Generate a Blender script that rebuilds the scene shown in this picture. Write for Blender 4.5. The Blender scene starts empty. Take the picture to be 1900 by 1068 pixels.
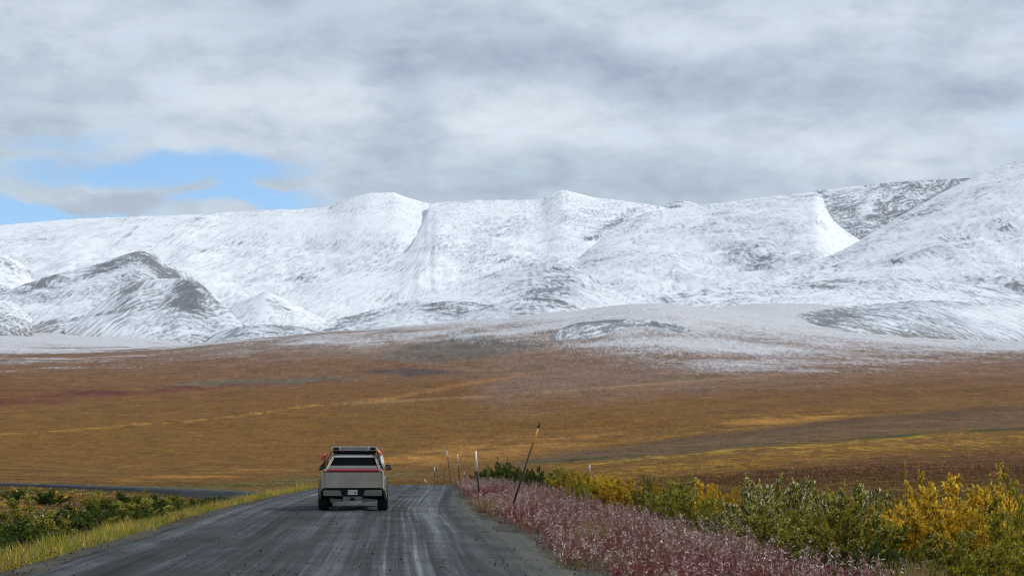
import bpy, math, random
import numpy as np

random.seed(7)
RNG = np.random.default_rng(11)
scene = bpy.context.scene
COL = scene.collection

# ------------------------------------------------------------------ camera maths
W, H, F, YH = 1900.0, 1068.0, 3694.0, 843.0
CAMZ = 1.71
PITCH = math.atan((YH - H / 2) / F)
cp, sp = math.cos(PITCH), math.sin(PITCH)


def point(x, y, d):
    """World point seen at photo pixel (x, y) at forward distance d."""
    x = np.asarray(x, float); y = np.asarray(y, float); d = np.asarray(d, float)
    a = x - W / 2; c = H / 2 - y
    fy = F * cp - c * sp
    fz = F * sp + c * cp
    return np.stack(np.broadcast_arrays(a / fy * d, d, fz / fy * d + CAMZ), -1)


def project(X, Y, Z):
    z = Z - CAMZ
    f = np.maximum(Y * cp + z * sp, 1e-3)
    return W / 2 + F * X / f, H / 2 - F * (-Y * sp + z * cp) / f


# ------------------------------------------------------------------ noise & curves
def _hash(ix, iy, seed):
    h = (ix.astype(np.int64) * 374761393 + iy.astype(np.int64) * 668265263 + seed * 982451653) & 0xFFFFFFFF
    h = ((h ^ (h >> 13)) * 1274126177) & 0xFFFFFFFF
    h = h ^ (h >> 16)
    return (h & 0xFFFF).astype(float) / 65535.0


def vnoise(x, y, seed=0):
    x, y = np.broadcast_arrays(np.asarray(x, float), np.asarray(y, float))
    ix = np.floor(x); iy = np.floor(y)
    fx = x - ix; fy = y - iy
    fx = fx * fx * (3 - 2 * fx); fy = fy * fy * (3 - 2 * fy)
    a = _hash(ix, iy, seed); b = _hash(ix + 1, iy, seed)
    c = _hash(ix, iy + 1, seed); d = _hash(ix + 1, iy + 1, seed)
    return (a + (b - a) * fx) * (1 - fy) + (c + (d - c) * fx) * fy


def fbm(x, y, octv=5, seed=0, gain=0.5):
    s = 0.0; a = 1.0; t = 0.0
    for i in range(octv):
        s = s + a * vnoise(x, y, seed + i * 17)
        t += a; a *= gain
        x = x * 2.03 + 11.3; y = y * 2.03 + 5.7
    return s / t


def ridged(x, y, octv=5, seed=0):
    s = 0.0; a = 1.0; t = 0.0
    for i in range(octv):
        s = s + a * (1 - np.abs(2 * vnoise(x, y, seed + i * 31) - 1))
        t += a; a *= 0.5
        x = x * 2.07 + 3.1; y = y * 2.07 + 9.2
    return s / t


def herm(xk, yk, x):
    """Smooth, non-overshooting interpolation; yk may be (K,) or (K, n) with x (n,)."""
    xk = np.asarray(xk, float); yk = np.asarray(yk, float); x = np.asarray(x, float)
    h = np.diff(xk)
    hs = h if yk.ndim == 1 else h[:, None]
    dl = np.diff(yk, axis=0) / hs
    m = np.zeros_like(yk)
    m[0] = dl[0]; m[-1] = dl[-1]
    pr = dl[:-1] * dl[1:]
    m[1:-1] = np.where(pr > 0, 2 * pr / np.where(np.abs(dl[:-1] + dl[1:]) < 1e-12, 1, dl[:-1] + dl[1:]), 0)
    xc = np.clip(x, xk[0], xk[-1])
    i = np.clip(np.searchsorted(xk, xc, side='right') - 1, 0, len(xk) - 2)
    t = (xc - xk[i]) / h[i]
    if yk.ndim == 1:
        y0, y1, m0, m1 = yk[i], yk[i + 1], m[i], m[i + 1]
    else:
        j = np.arange(yk.shape[1])
        y0, y1, m0, m1 = yk[i, j], yk[i + 1, j], m[i, j], m[i + 1, j]
    hh = h[i]
    t2 = t * t; t3 = t2 * t
    return (2 * t3 - 3 * t2 + 1) * y0 + (t3 - 2 * t2 + t) * hh * m0 + (-2 * t3 + 3 * t2) * y1 + (t3 - t2) * hh * m1


def sstep(a, b, x):
    t = np.clip((x - a) / (b - a), 0, 1)
    return t * t * (3 - 2 * t)


# ------------------------------------------------------------------ object helpers
def tag(o, label=None, cat=None, group=None, kind=None):
    if label: o['label'] = label
    if cat: o['category'] = cat
    if group: o['group'] = group
    if kind: o['kind'] = kind
    return o


def empty(name, loc, rz=0.0):
    o = bpy.data.objects.new(name, None)
    COL.objects.link(o)
    o.location = loc; o.rotation_euler = (0, 0, rz)
    o.empty_display_size = 0.2
    return o


def np_mesh(name, V, Q, col=None, uv=None, fl=None, smooth=False):
    """Mesh from vertex array (n,3), face array (m,3|4), optional point colours, uv and float attributes."""
    me = bpy.data.meshes.new(name)
    V = np.ascontiguousarray(V, np.float32); Q = np.ascontiguousarray(Q, np.int32)
    k = Q.shape[1]
    me.vertices.add(len(V)); me.vertices.foreach_set('co', V.ravel())
    me.loops.add(Q.size); me.loops.foreach_set('vertex_index', Q.ravel())
    me.polygons.add(len(Q))
    me.polygons.foreach_set('loop_start', np.arange(0, Q.size, k, dtype=np.int32))
    me.polygons.foreach_set('use_smooth', np.full(len(Q), smooth, dtype=bool))
    me.update(calc_edges=True)
    if col is not None:
        c = np.ones((len(V), 4), np.float32); c[:, :col.shape[1]] = col
        at = me.attributes.new('Col', 'FLOAT_COLOR', 'POINT'); at.data.foreach_set('color', c.ravel())
    if uv is not None:
        u = me.uv_layers.new(name='UVMap')
        u.data.foreach_set('uv', np.ascontiguousarray(uv[Q.ravel()], np.float32).ravel())
    for nm, a in (fl or {}).items():
        at = me.attributes.new(nm, 'FLOAT', 'POINT'); at.data.foreach_set('value', np.ascontiguousarray(a, np.float32))
    me.validate()
    return me


def link(name, me, mat, parent=None):
    o = bpy.data.objects.new(name, me)
    COL.objects.link(o)
    if mat is not None: me.materials.append(mat)
    if parent is not None: o.parent = parent
    return o


def grid_faces(nr, nc, wrap=False):
    r = np.arange(nr - 1)[:, None]; c = np.arange(nc if wrap else nc - 1)[None, :]
    c2 = (c + 1) % nc
    return np.stack([r * nc + c, r * nc + c2, (r + 1) * nc + c2, (r + 1) * nc + c], -1).reshape(-1, 4)


# ------------------------------------------------------------------ node helper
class NB:
    def __init__(self, tree):
        self.t = tree

    def n(self, typ, **kw):
        nd = self.t.nodes.new(typ)
        for k, v in kw.items(): setattr(nd, k, v)
        return nd

    def put(self, sock, v):
        if hasattr(v, 'default_value') or hasattr(v, 'is_linked'):
            self.t.links.new(v, sock)
        else:
            sock.default_value = v

    def m(self, op, a, b=None, c=None, clamp=False):
        nd = self.n('ShaderNodeMath', operation=op); nd.use_clamp = clamp
        self.put(nd.inputs[0], a)
        if b is not None: self.put(nd.inputs[1], b)
        if c is not None: self.put(nd.inputs[2], c)
        return nd.outputs[0]

    def mr(self, v, a, b, lo=0.0, hi=1.0, smooth=True):
        nd = self.n('ShaderNodeMapRange')
        nd.interpolation_type = 'SMOOTHSTEP' if smooth else 'LINEAR'
        self.put(nd.inputs['Value'], v)
        self.put(nd.inputs['From Min'], a); self.put(nd.inputs['From Max'], b)
        self.put(nd.inputs['To Min'], lo); self.put(nd.inputs['To Max'], hi)
        return nd.outputs[0]

    def xyz(self, x, y, z=0.0):
        nd = self.n('ShaderNodeCombineXYZ')
        for i, v in enumerate((x, y, z)): self.put(nd.inputs[i], v)
        return nd.outputs[0]

    def sep(self, v):
        nd = self.n('ShaderNodeSeparateXYZ'); self.put(nd.inputs[0], v)
        return nd.outputs

    def vm(self, op, a, b):
        nd = self.n('ShaderNodeVectorMath', operation=op)
        self.put(nd.inputs[0], a); self.put(nd.inputs[1], b)
        return nd.outputs[0]

    def noise(self, vec, scale=1.0, detail=4.0, rough=0.5, dist=0.0):
        nd = self.n('ShaderNodeTexNoise')
        self.put(nd.inputs['Vector'], vec)
        nd.inputs['Scale'].default_value = scale; nd.inputs['Detail'].default_value = detail
        nd.inputs['Roughness'].default_value = rough; nd.inputs['Distortion'].default_value = dist
        return nd.outputs['Fac']

    def mix(self, f, a, b, mode='MIX'):
        nd = self.n('ShaderNodeMix', data_type='RGBA', blend_type=mode)
        self.put(nd.inputs[0], f)
        self.put(nd.inputs[6], a if not isinstance(a, tuple) else (*a[:3], 1))
        self.put(nd.inputs[7], b if not isinstance(b, tuple) else (*b[:3], 1))
        return nd.outputs[2]

    def attr(self, name):
        nd = self.n('ShaderNodeAttribute'); nd.attribute_name = name
        return nd

    def bump(self, h, strength=0.3, dist=0.1):
        nd = self.n('ShaderNodeBump')
        nd.inputs['Strength'].default_value = strength; nd.inputs['Distance'].default_value = dist
        self.put(nd.inputs['Height'], h)
        return nd.outputs[0]

    def scale(self, col, f):
        nd = self.n('ShaderNodeVectorMath', operation='SCALE')
        self.put(nd.inputs[0], col); self.put(nd.inputs['Scale'], f)
        return nd.outputs[0]


def new_mat(name):
    m = bpy.data.materials.new(name); m.use_nodes = True
    nt = m.node_tree
    b = nt.nodes['Principled BSDF']
    return m, NB(nt), b


def mat_simple(name, col, rough=0.6, metal=0.0, spec=0.5, var=0.15, scale=6.0, coat=0.0):
    m, nb, b = new_mat(name)
    tc = nb.n('ShaderNodeTexCoord').outputs['Object']
    n = nb.noise(tc, scale, 6, 0.65)
    f = nb.mr(n, 0.25, 0.75, 1 - var, 1 + var, False)
    nb.put(b.inputs['Base Color'], nb.scale((*col, ), f) if False else nb.mix(1.0, (*col, 1), nb.xyz(f, f, f), 'MULTIPLY'))
    b.inputs['Roughness'].default_value = rough
    b.inputs['Metallic'].default_value = metal
    b.inputs['Specular IOR Level'].default_value = spec
    b.inputs['Coat Weight'].default_value = coat
    return m


def mat_foliage(name, trans=0.35, gloss=0.06, var=0.25):
    m = bpy.data.materials.new(name); m.use_nodes = True
    nt = m.node_tree; nt.nodes.clear(); nb = NB(nt)
    out = nb.n('ShaderNodeOutputMaterial')
    c = nb.attr('Col').outputs['Color']
    r = nb.n('ShaderNodeObjectInfo').outputs['Random']
    f = nb.mr(r, 0, 1, 1 - var, 1 + var, False)
    c = nb.scale(c, f)
    d = nb.n('ShaderNodeBsdfDiffuse'); nb.put(d.inputs['Color'], c)
    t = nb.n('ShaderNodeBsdfTranslucent'); nb.put(t.inputs['Color'], c)
    g = nb.n('ShaderNodeBsdfGlossy'); g.inputs['Roughness'].default_value = 0.42
    g.inputs['Color'].default_value = (0.9, 0.95, 0.9, 1)
    m1 = nb.n('ShaderNodeMixShader'); m1.inputs[0].default_value = trans
    nt.links.new(d.outputs[0], m1.inputs[1]); nt.links.new(t.outputs[0], m1.inputs[2])
    m2 = nb.n('ShaderNodeMixShader'); m2.inputs[0].default_value = gloss
    nt.links.new(m1.outputs[0], m2.inputs[1]); nt.links.new(g.outputs[0], m2.inputs[2])
    nt.links.new(m2.outputs[0], out.inputs[0])
    return m


# ------------------------------------------------------------------ the road's course
PHI = math.radians(3.38)                      # the road points this much to the left of the camera axis
cph, sph = math.cos(PHI), math.sin(PHI)


def uv2xy(u, v):
    u = np.asarray(u, float); v = np.asarray(v, float)
    return u * cph - v * sph, u * sph + v * cph


def xy2uv(x, y):
    return x * cph + y * sph, -x * sph + y * cph


CV = [-60, 0, 30, 45, 62, 78, 92, 110, 220, 270, 310, 345, 372, 395, 415, 440]
CU = [-1.4, -1.4, -1.4, -1.35, -1.45, -1.0, -0.35, 0.0, 0.0, -0.8, -5, -17, -36, -60, -90, -140]
HV = [-60, 30, 62, 78, 92, 110, 440]
HW = [4.5, 4.5, 4.4, 4.1, 3.6, 3.4, 4.0]
ZV = [-60, 0, 40, 62, 78, 90, 99, 108, 125, 150, 220, 300, 350, 385, 415, 440]
ZZ = [0, 0, 0, 0.0, 0.10, 0.2, 0.22, 0.10, -0.6, -1.7, -3.7, -4.9, -4.9, -4.45, -3.7, -2.9]
_dv = np.linspace(-60, 440, 4001)
_du = herm(CV, CU, _dv)
for _ in range(3):
    k = np.ones(61) / 61
    _du = np.convolve(np.pad(_du, 30, mode='edge'), k, 'valid')
_dz = herm(ZV, ZZ, _dv)
_dz = np.convolve(np.pad(_dz, 40, mode='edge'), np.ones(81) / 81, 'valid')
_dw = herm(HV, HW, _dv)
# path sampled by arc length
_ds = np.concatenate([[0], np.cumsum(np.hypot(np.diff(_du), np.diff(_dv)))])


def road_z(v): return np.interp(v, _dv, _dz)
def road_c(v): return np.interp(v, _dv, _du)
def road_w(v): return np.interp(v, _dv, _dw)


# far stretch of the path, for distance queries
_far = _dv > 95
_fpu, _fpv, _fpz = _du[_far][::12], _dv[_far][::12], _dz[_far][::12]

PX = [-900, -400, 0, 230, 475, 800, 1050, 1200, 1425, 1900, 2400, 3000]
PR = [3, 15, 60, 100, 150, 250, 400, 600, 900, 1300, 2000, 2800, 3400, 4200, 6000, 9000, 16000]
PZ_near = {3: -1.3, 15: -1.3, 60: -1.4}
PY = {
    150: [934, 933, 931, 931, 930, 928, 922, 918, 912, 900, 893, 890],
    250: [921, 920, 920, 921, 920, 913, 905, 900, 891, 878, 870, 866],
    400: [892, 893, 896, 902, 905, 897, 889, 883, 868, 852, 845, 843],
    600: [876, 877, 880, 885, 887, 880, 868, 860, 845, 826, 818, 815],
    900: [838, 840, 845, 852, 853, 845, 836, 830, 815, 798, 790, 788],
    1300: [782, 785, 790, 795, 795, 785, 778, 775, 765, 755, 750, 750],
    2000: [708, 708, 708, 708, 705, 695, 685, 680, 680, 690, 690, 690],
    2800: [662, 660, 655, 650, 628, 600, 578, 563, 585, 620, 620, 620],
    3400: [640, 640, 640, 642, 652, 645, 620, 592, 562, 575, 575, 575],
    4200: [608, 610, 612, 620, 642, 645, 625, 592, 547, 545, 545, 545],
    6000: [585, 585, 590, 600, 620, 620, 600, 580, 540, 540, 540, 540],
    9000: [585, 585, 590, 600, 620, 620, 600, 580, 540, 540, 540, 540],
    16000: [585, 585, 590, 600, 620, 620, 600, 580, 540, 540, 540, 540],
}
_E = []
for r in PR:
    if r in PZ_near: _E.append([(PZ_near[r] - CAMZ) / r] * len(PX))
    elif r == 100: _E.append([(z - CAMZ) / r for z in (-2.0, -2.0, -2.0, -1.9, -1.8, -1.6, -1.5, -1.4, -1.2, -0.9, -0.8, -0.8)])
    else: _E.append([(YH - y) / F for y in PY[r]])
_E = np.array(_E)


def plain_z(x, y):
    r = np.maximum(np.hypot(x, y), 3.0)
    az = np.arctan2(x, np.maximum(y, -1e9))
    px = np.clip(W / 2 + F * np.tan(np.clip(az, -0.55, 0.55)), PX[0], PX[-1])
    lr = np.log(np.minimum(r, 15900))
    cols = np.stack([herm(np.log(PR), _E[:, k], lr) for k in range(len(PX))], 0)
    e = herm(PX, cols.reshape(len(PX), -1), px.ravel()).reshape(r.shape)
    rr = r * np.maximum(np.cos(np.clip(az, -0.55, 0.55)), 0.1)
    z = e * rr + CAMZ
    # behind the camera the land simply stays low and rolling
    back = sstep(0.5, 1.3, np.abs(az))
    return z * (1 - back) + back * (-1.5 + 0.02 * np.maximum(r - 300, 0) ** 0.95)


def ground_z(x, y):
    x = np.asarray(x, float); y = np.asarray(y, float)
    shp = x.shape
    x = x.ravel(); y = y.ravel()
    z = plain_z(x, y)
    r = np.hypot(x, y)
    z = z + (fbm(x * 0.02, y * 0.02, 4, 3) - 0.5) * np.clip(r * 0.004, 0.15, 5.0) * sstep(60, 200, r) * (.3 + .7 * sstep(420, 700, r))
    z = z + (fbm(x * 0.004, y * 0.004, 4, 9) - 0.5) * np.clip((r - 300) * 0.005, 0, 5)
    z = z + (fbm(x * 0.25, y * 0.25, 4, 5) - 0.5) * 0.35 * sstep(18, 60, r)
    u, v = xy2uv(x, y)
    # near stretch: raised road bed with verges
    c = road_c(v); w = road_w(v); zr = road_z(v)
    dr = u - (c + w); dl = (c - w) - u
    side = np.where(dr > 0, -0.10 * dr - 0.02 * np.maximum(dr - 2, 0), 0)
    side = np.where(dl > 0, -0.34 * np.minimum(dl, 2.6) - 0.07 * np.maximum(dl - 2.6, 0), side)
    nz = zr - 0.07 + side + (fbm(u * 0.7, v * 0.7, 3, 21) - 0.5) * 0.16 * sstep(0.1, 1.5, np.maximum(dr, dl))
    dd = np.maximum(np.maximum(dr, dl), 0)
    reach = np.where(dr > 0, 13.0, 9.0)
    wn = (1 - sstep(0.35, 1.0, dd / reach)) * (1 - sstep(118, 150, v)) * sstep(-58, -50, v)
    z = z * (1 - wn) + nz * wn
    # far stretch: road on a low bank
    m = (v > 100) & (v < 470) & (u > -220) & (u < 30)
    if m.any():
        um, vm = u[m], v[m]
        best = np.full(um.shape, 1e9); bz = np.zeros(um.shape)
        for a, b, zz in zip(_fpu, _fpv, _fpz):
            q = (um - a) ** 2 + (vm - b) ** 2
            k = q < best
            best[k] = q[k]; bz[k] = zz
        d = np.sqrt(best)
        wf = (1 - sstep(0.0, 1.0, (d - 9.0) / 28.0)) * sstep(105, 135, vm)
        z[m] = z[m] * (1 - wf) + (bz - 1.35) * wf
    return z.reshape(shp)


# ------------------------------------------------------------------ ground sheet
def poly_mask(px, py, pts, w, soft=1.0, seed=1, wob=0.5):
    """1 near the polyline (given in photo pixels, left to right), 0 away; w = half-width(s)."""
    xs = [p[0] for p in pts]; ys = [p[1] for p in pts]
    yc = np.interp(px, xs, ys)
    ww = np.interp(px, xs, w) if np.ndim(w) else w
    n = (fbm(px * 0.02, py * 0.06, 4, seed) - 0.5) * 2 * wob * ww
    d = np.abs(py - yc + n) / ww
    fade = sstep(xs[0] - 60, xs[0] + 30, px) * (1 - sstep(xs[-1] - 30, xs[-1] + 60, px))
    return (1 - sstep(1 - soft * 0.7, 1 + soft * 0.6, d)) * fade


def tundra_colour(X, Y, Z):
    px, py = project(X, Y, Z)
    px = np.clip(px, -500, 2500); py = np.clip(py, 380, 1200)
    KY = [380, 600, 650, 680, 720, 780, 850, 900, 940, 1000, 1200]
    KC = np.array([(.26, .23, .22), (.25, .21, .19), (.20, .145, .115), (.165, .095, .055), (.152, .078, .030),
                   (.156, .079, .0175), (.156, .079, .0170), (.148, .079, .019), (.09, .066, .02), (.075, .065, .022), (.06, .05, .02)])
    nz = (fbm(X * 0.006, Y * 0.006, 5, 41) - 0.5)
    yy = py + nz * 60 * np.clip((900 - py) / 200, 0, 1)
    c = np.stack([np.interp(yy, KY, KC[:, i]) for i in range(3)], -1)

    def blend(mask, col):
        nonlocal c
        m = np.clip(mask, 0, 1)[:, None]
        c = c * (1 - m) + np.array(col) * m

    big = fbm(X * 0.012, Y * 0.012, 5, 51, 0.6)
    fine = fbm(X * 0.15, Y * 0.15, 4, 61, 0.7)
    blend(poly_mask(px, py, [(900, 720), (1300, 690), (1600, 668), (1900, 640), (2400, 610)], 34, 1.6, 2) * 0.55, (.20, .145, .125))
    blend(poly_mask(px, py, [(-300, 752), (0, 738), (180, 729), (350, 716), (600, 704)], [16, 13, 10, 7, 4], 1.2, 3, 1.0) * sstep(.3, .55, big + (fine - .5) * .4) * .85, (.105, .030, .028))
    blend(poly_mask(px, py, [(330, 714), (420, 708), (520, 708), (640, 700)], [3, 6, 6, 3], 1, 4) * .7, (.12, .115, .085))
    blend(poly_mask(px, py, [(720, 660), (800, 652), (880, 642), (985, 640)], [8, 20, 22, 8], 1, 5) * .85, (.125, .115, .105))
    blend(poly_mask(px, py, [(695, 690), (760, 690), (838, 690)], [4, 7, 4], .7, 6) * .9, (.085, .06, .06))
    blend(poly_mask(px, py, [(-300, 828), (0, 806), (180, 793), (300, 785), (450, 770), (600, 750), (720, 743)], [1.2, 1.5, 1.4, 1.2, 1.7, 1.6, 1.2], .9, 7, 1.5) * sstep(.3, .6, fine) * .7, (.36, .21, .04))
    blend(poly_mask(px, py, [(700, 742), (780, 727), (870, 712), (960, 695)], 3.5, 1, 8) * .6, (.29, .15, .05))
    blend(poly_mask(px, py, [(660, 748), (940, 733), (1200, 712), (1420, 698)], 2.2, .8, 9) * .5, (.30, .19, .10))
    blend(poly_mask(px, py, [(1250, 700), (1280, 699), (1330, 696)], 3, .8, 9) * .6, (.10, .10, .04))
    blend(poly_mask(px, py, [(1360, 738), (1600, 720), (1950, 695)], 4, 1.2, 10) * .5, (.125, .06, .025))
    blend(poly_mask(px, py, [(1250, 775), (1500, 745), (1950, 712)], 3.5, 1.2, 11) * .45, (.12, .055, .022))
    blend(poly_mask(px, py, [(700, 862), (850, 838), (1000, 822), (1300, 792), (1600, 765)], [12, 16, 16, 12, 6], 1.2, 12) * sstep(.42, .6, big + (fine - .5) * .5) * .8, (.34, .17, .04))
    blend(poly_mask(px, py, [(960, 862), (1040, 848), (1200, 836), (1450, 808), (1700, 785), (2000, 765)], [5, 7, 14, 16, 18, 20], .8, 13, .25) * .85, (.115, .073, .042))
    blend(poly_mask(px, py, [(1200, 822), (1450, 796), (1600, 778), (1700, 770), (1900, 756)], 4, 1, 14, .8) * .6, (.075, .045, .03))
    blend(poly_mask(px, py, [(1000, 858), (1200, 843), (1330, 831), (1500, 820), (1700, 806), (1980, 790)], [2.2, 3.6, 3, 2.6, 2, 2], 1, 15, 1.3) * sstep(.36, .56, fbm(X * .05, Y * .015, 4, 64)) * .95, (.040, .055, .016))
    blend(poly_mask(px, py, [(1050, 866), (1200, 850), (1350, 836), (1500, 827), (1800, 803)], 2.5, 1, 16, 1.4) * sstep(.48, .6, fine) * .8, (.36, .26, .03))
    blend(poly_mask(px, py, [(1100, 885), (1400, 850), (1650, 828), (2000, 808)], [16, 12, 12, 12], 1.3, 17) * sstep(.5, .62, fbm(X * .3, Y * .06, 5, 63, .7)) * .55, (.40, .23, .025))
    blend(poly_mask(px, py, [(1280, 895), (1500, 880), (1700, 868), (2100, 850)], [12, 18, 24, 26], 1, 18) * .8, (.11, .045, .018))
    blend(poly_mask(px, py, [(220, 890), (400, 878), (600, 862), (760, 852)], [5, 8, 9, 6], 1.2, 19) * sstep(.38, .55, big) * .8, (.34, .165, .035))
    blend(poly_mask(px, py, [(250, 903), (420, 902), (600, 888), (760, 880)], [3, 5, 6, 6], 1.2, 20) * .7, (.10, .095, .03))
    blend(poly_mask(px, py, [(-300, 915), (0, 912), (160, 915), (300, 922)], [9, 8, 6, 5], 1, 22) * .8, (.085, .085, .022))
    blend(poly_mask(px, py, [(-300, 945), (0, 938), (130, 924), (260, 918)], [18, 14, 8, 4], 1, 23) * sstep(.3, .5, fine) * .5, (.24, .10, .03))
    uu, vv = xy2uv(X, Y)
    de = np.maximum(uu - road_c(vv) - road_w(vv), road_c(vv) - road_w(vv) - uu)
    gv = (1 - sstep(.3, 1.6, de + (fine - .5) * 1.6)) * (1 - sstep(112, 125, vv)) * sstep(-59, -50, vv)
    blend(gv * .85, (.075, .072, .060))
    f1 = np.interp(px, [-400, 0, 230, 500, 800, 1050, 1300, 1600, 1900, 2400], [694, 694, 684, 656, 642, 672, 724, 716, 704, 690])
    f2 = np.interp(px, [-400, 0, 230, 500, 800, 1050, 1300, 1600, 1900, 2400], [606, 604, 606, 588, 510, 480, 510, 560, 606, 606])
    st = fbm(X * .0045 + 3, Y * .010, 6, 91, .62) - .5; bp = fbm(X * .0016, Y * .0022, 4, 93) - .5
    thin = (f1 - py + (big - .5) * 45 + bp * 45) / (f1 - f2)
    frost = np.clip(thin + (st * .85 + bp * .25) * sstep(-.05, .35, thin), 0, .88)
    return np.concatenate([c, frost[:, None]], 1)


def build_ground():
    inside = np.arange(-60, 1965, 2.6)
    out_l = -60 - np.cumsum(np.geomspace(4, 60, 60)); out_r = 1965 + np.cumsum(np.geomspace(4, 60, 60))
    pxs = np.concatenate([out_l[::-1], inside, out_r])
    az = np.arctan((pxs - W / 2) / math.hypot(F, YH - H / 2))
    a0, a1 = az[0], az[-1]
    rest = np.linspace(a1, a0 + 2 * math.pi, 90)[1:-1]
    az = np.concatenate([az, rest])
    r = np.concatenate([np.geomspace(2.5, 22, 30), np.geomspace(22, 130, 190)[1:], np.geomspace(130, 4500, 420)[1:], np.geomspace(4500, 15500, 30)[1:]])
    A, R = np.meshgrid(az, r)
    X = (R * np.sin(A)).ravel(); Y = (R * np.cos(A)).ravel()
    Z = np.concatenate([ground_z(X[i:i + 60000], Y[i:i + 60000]) for i in range(0, len(X), 60000)])
    C = tundra_colour(X, Y, Z)
    V = np.stack([X, Y, Z], 1)
    Q = grid_faces(len(r), len(az), True)
    # close the hole under the camera
    ctr = len(V)
    V = np.vstack([V, [0, 0, Z[:len(az)].mean()]]); C = np.vstack([C, C[0]])
    n = len(az)
    i = np.arange(n)
    cap = np.stack([np.full(n, ctr), (i + 1) % n, i, i], 1)
    me = np_mesh('ground', V, Q, C, smooth=True)
    fr = np.zeros(len(V)); fr[:] = C[:, 3]
    at = me.attributes.new('frost', 'FLOAT', 'POINT'); at.data.foreach_set('value', fr.astype(np.float32))
    return me


def mat_ground():
    m, nb, b = new_mat('tundra')
    geo = nb.n('ShaderNodeNewGeometry').outputs['Position']
    c = nb.attr('Col').outputs['Color']
    fr = nb.attr('frost').outputs['Fac']
    n1 = nb.noise(geo, 0.03, 15, 0.82)          # from 30 m patches down to a few centimetres
    n2 = nb.noise(geo, 0.55, 6, 0.75)
    n3 = nb.noise(geo, 0.15, 10, 0.8)
    # slope-parallel stripes of dwarf birch, sedge and moss
    sp = nb.sep(geo)
    n4 = nb.noise(nb.xyz(nb.m('MULTIPLY', sp[0], .16), nb.m('MULTIPLY', sp[1], .020)), 1, 9, .85)
    n5 = nb.noise(nb.xyz(nb.m('MULTIPLY', sp[0], .55), nb.m('MULTIPLY', sp[1], .05), 4.0), 1, 5, .75)
    c = nb.scale(c, nb.mr(n4, .30, .70, .62, 1.38, False))
    c = nb.scale(c, nb.mr(n5, .30, .70, .66, 1.34, False))
    k = nb.mr(n1, 0.32, 0.68, 0.62, 1.38, False)
    c2 = nb.scale(c, k)
    k2 = nb.mr(n2, 0.3, 0.7, 0.72, 1.28, False)
    c2 = nb.scale(c2, k2)
    # warm / olive drift
    hue = nb.mr(nb.noise(geo, 0.011, 9, 0.7), 0.35, 0.65)
    c2 = nb.mix(nb.m('MULTIPLY', hue, 0.2), c2, nb.mix(1.0, c2, (1.25, 0.88, 0.7), 'MULTIPLY'))
    th = nb.m('SUBTRACT', 0.67, nb.m('MULTIPLY', fr, 0.46))
    fm = nb.mr(nb.m('ADD', nb.m('ADD', nb.m('MULTIPLY', n3, 0.2), nb.m('MULTIPLY', n5, .35)), nb.m('ADD', nb.m('MULTIPLY', n1, 0.2), nb.m('MULTIPLY', n4, .25))), nb.m('SUBTRACT', th, 0.10), nb.m('ADD', th, 0.10))
    fm = nb.m('MULTIPLY', fm, nb.mr(nb.m('ADD', nb.m('MULTIPLY', n5, .5), nb.m('MULTIPLY', n4, .5)), .36, .60, .42, 1.0, False))
    c3 = nb.mix(nb.m('MULTIPLY', fm, 0.93), c2, (0.62, 0.645, 0.70, 1))
    nb.put(b.inputs['Base Color'], c3)
    b.inputs['Roughness'].default_value = 0.95
    b.inputs['Specular IOR Level'].default_value = 0.1
    nb.put(b.inputs['Normal'], nb.bump(nb.m('ADD', n1, nb.m('MULTIPLY', n3, 0.4)), 0.45, 3.0))
    return m


M_GROUND = mat_ground()
ground = link('ground', build_ground(), M_GROUND)
tag(ground, 'autumn brown tundra plain rising towards the snowy mountains', 'ground', kind='structure')


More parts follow.
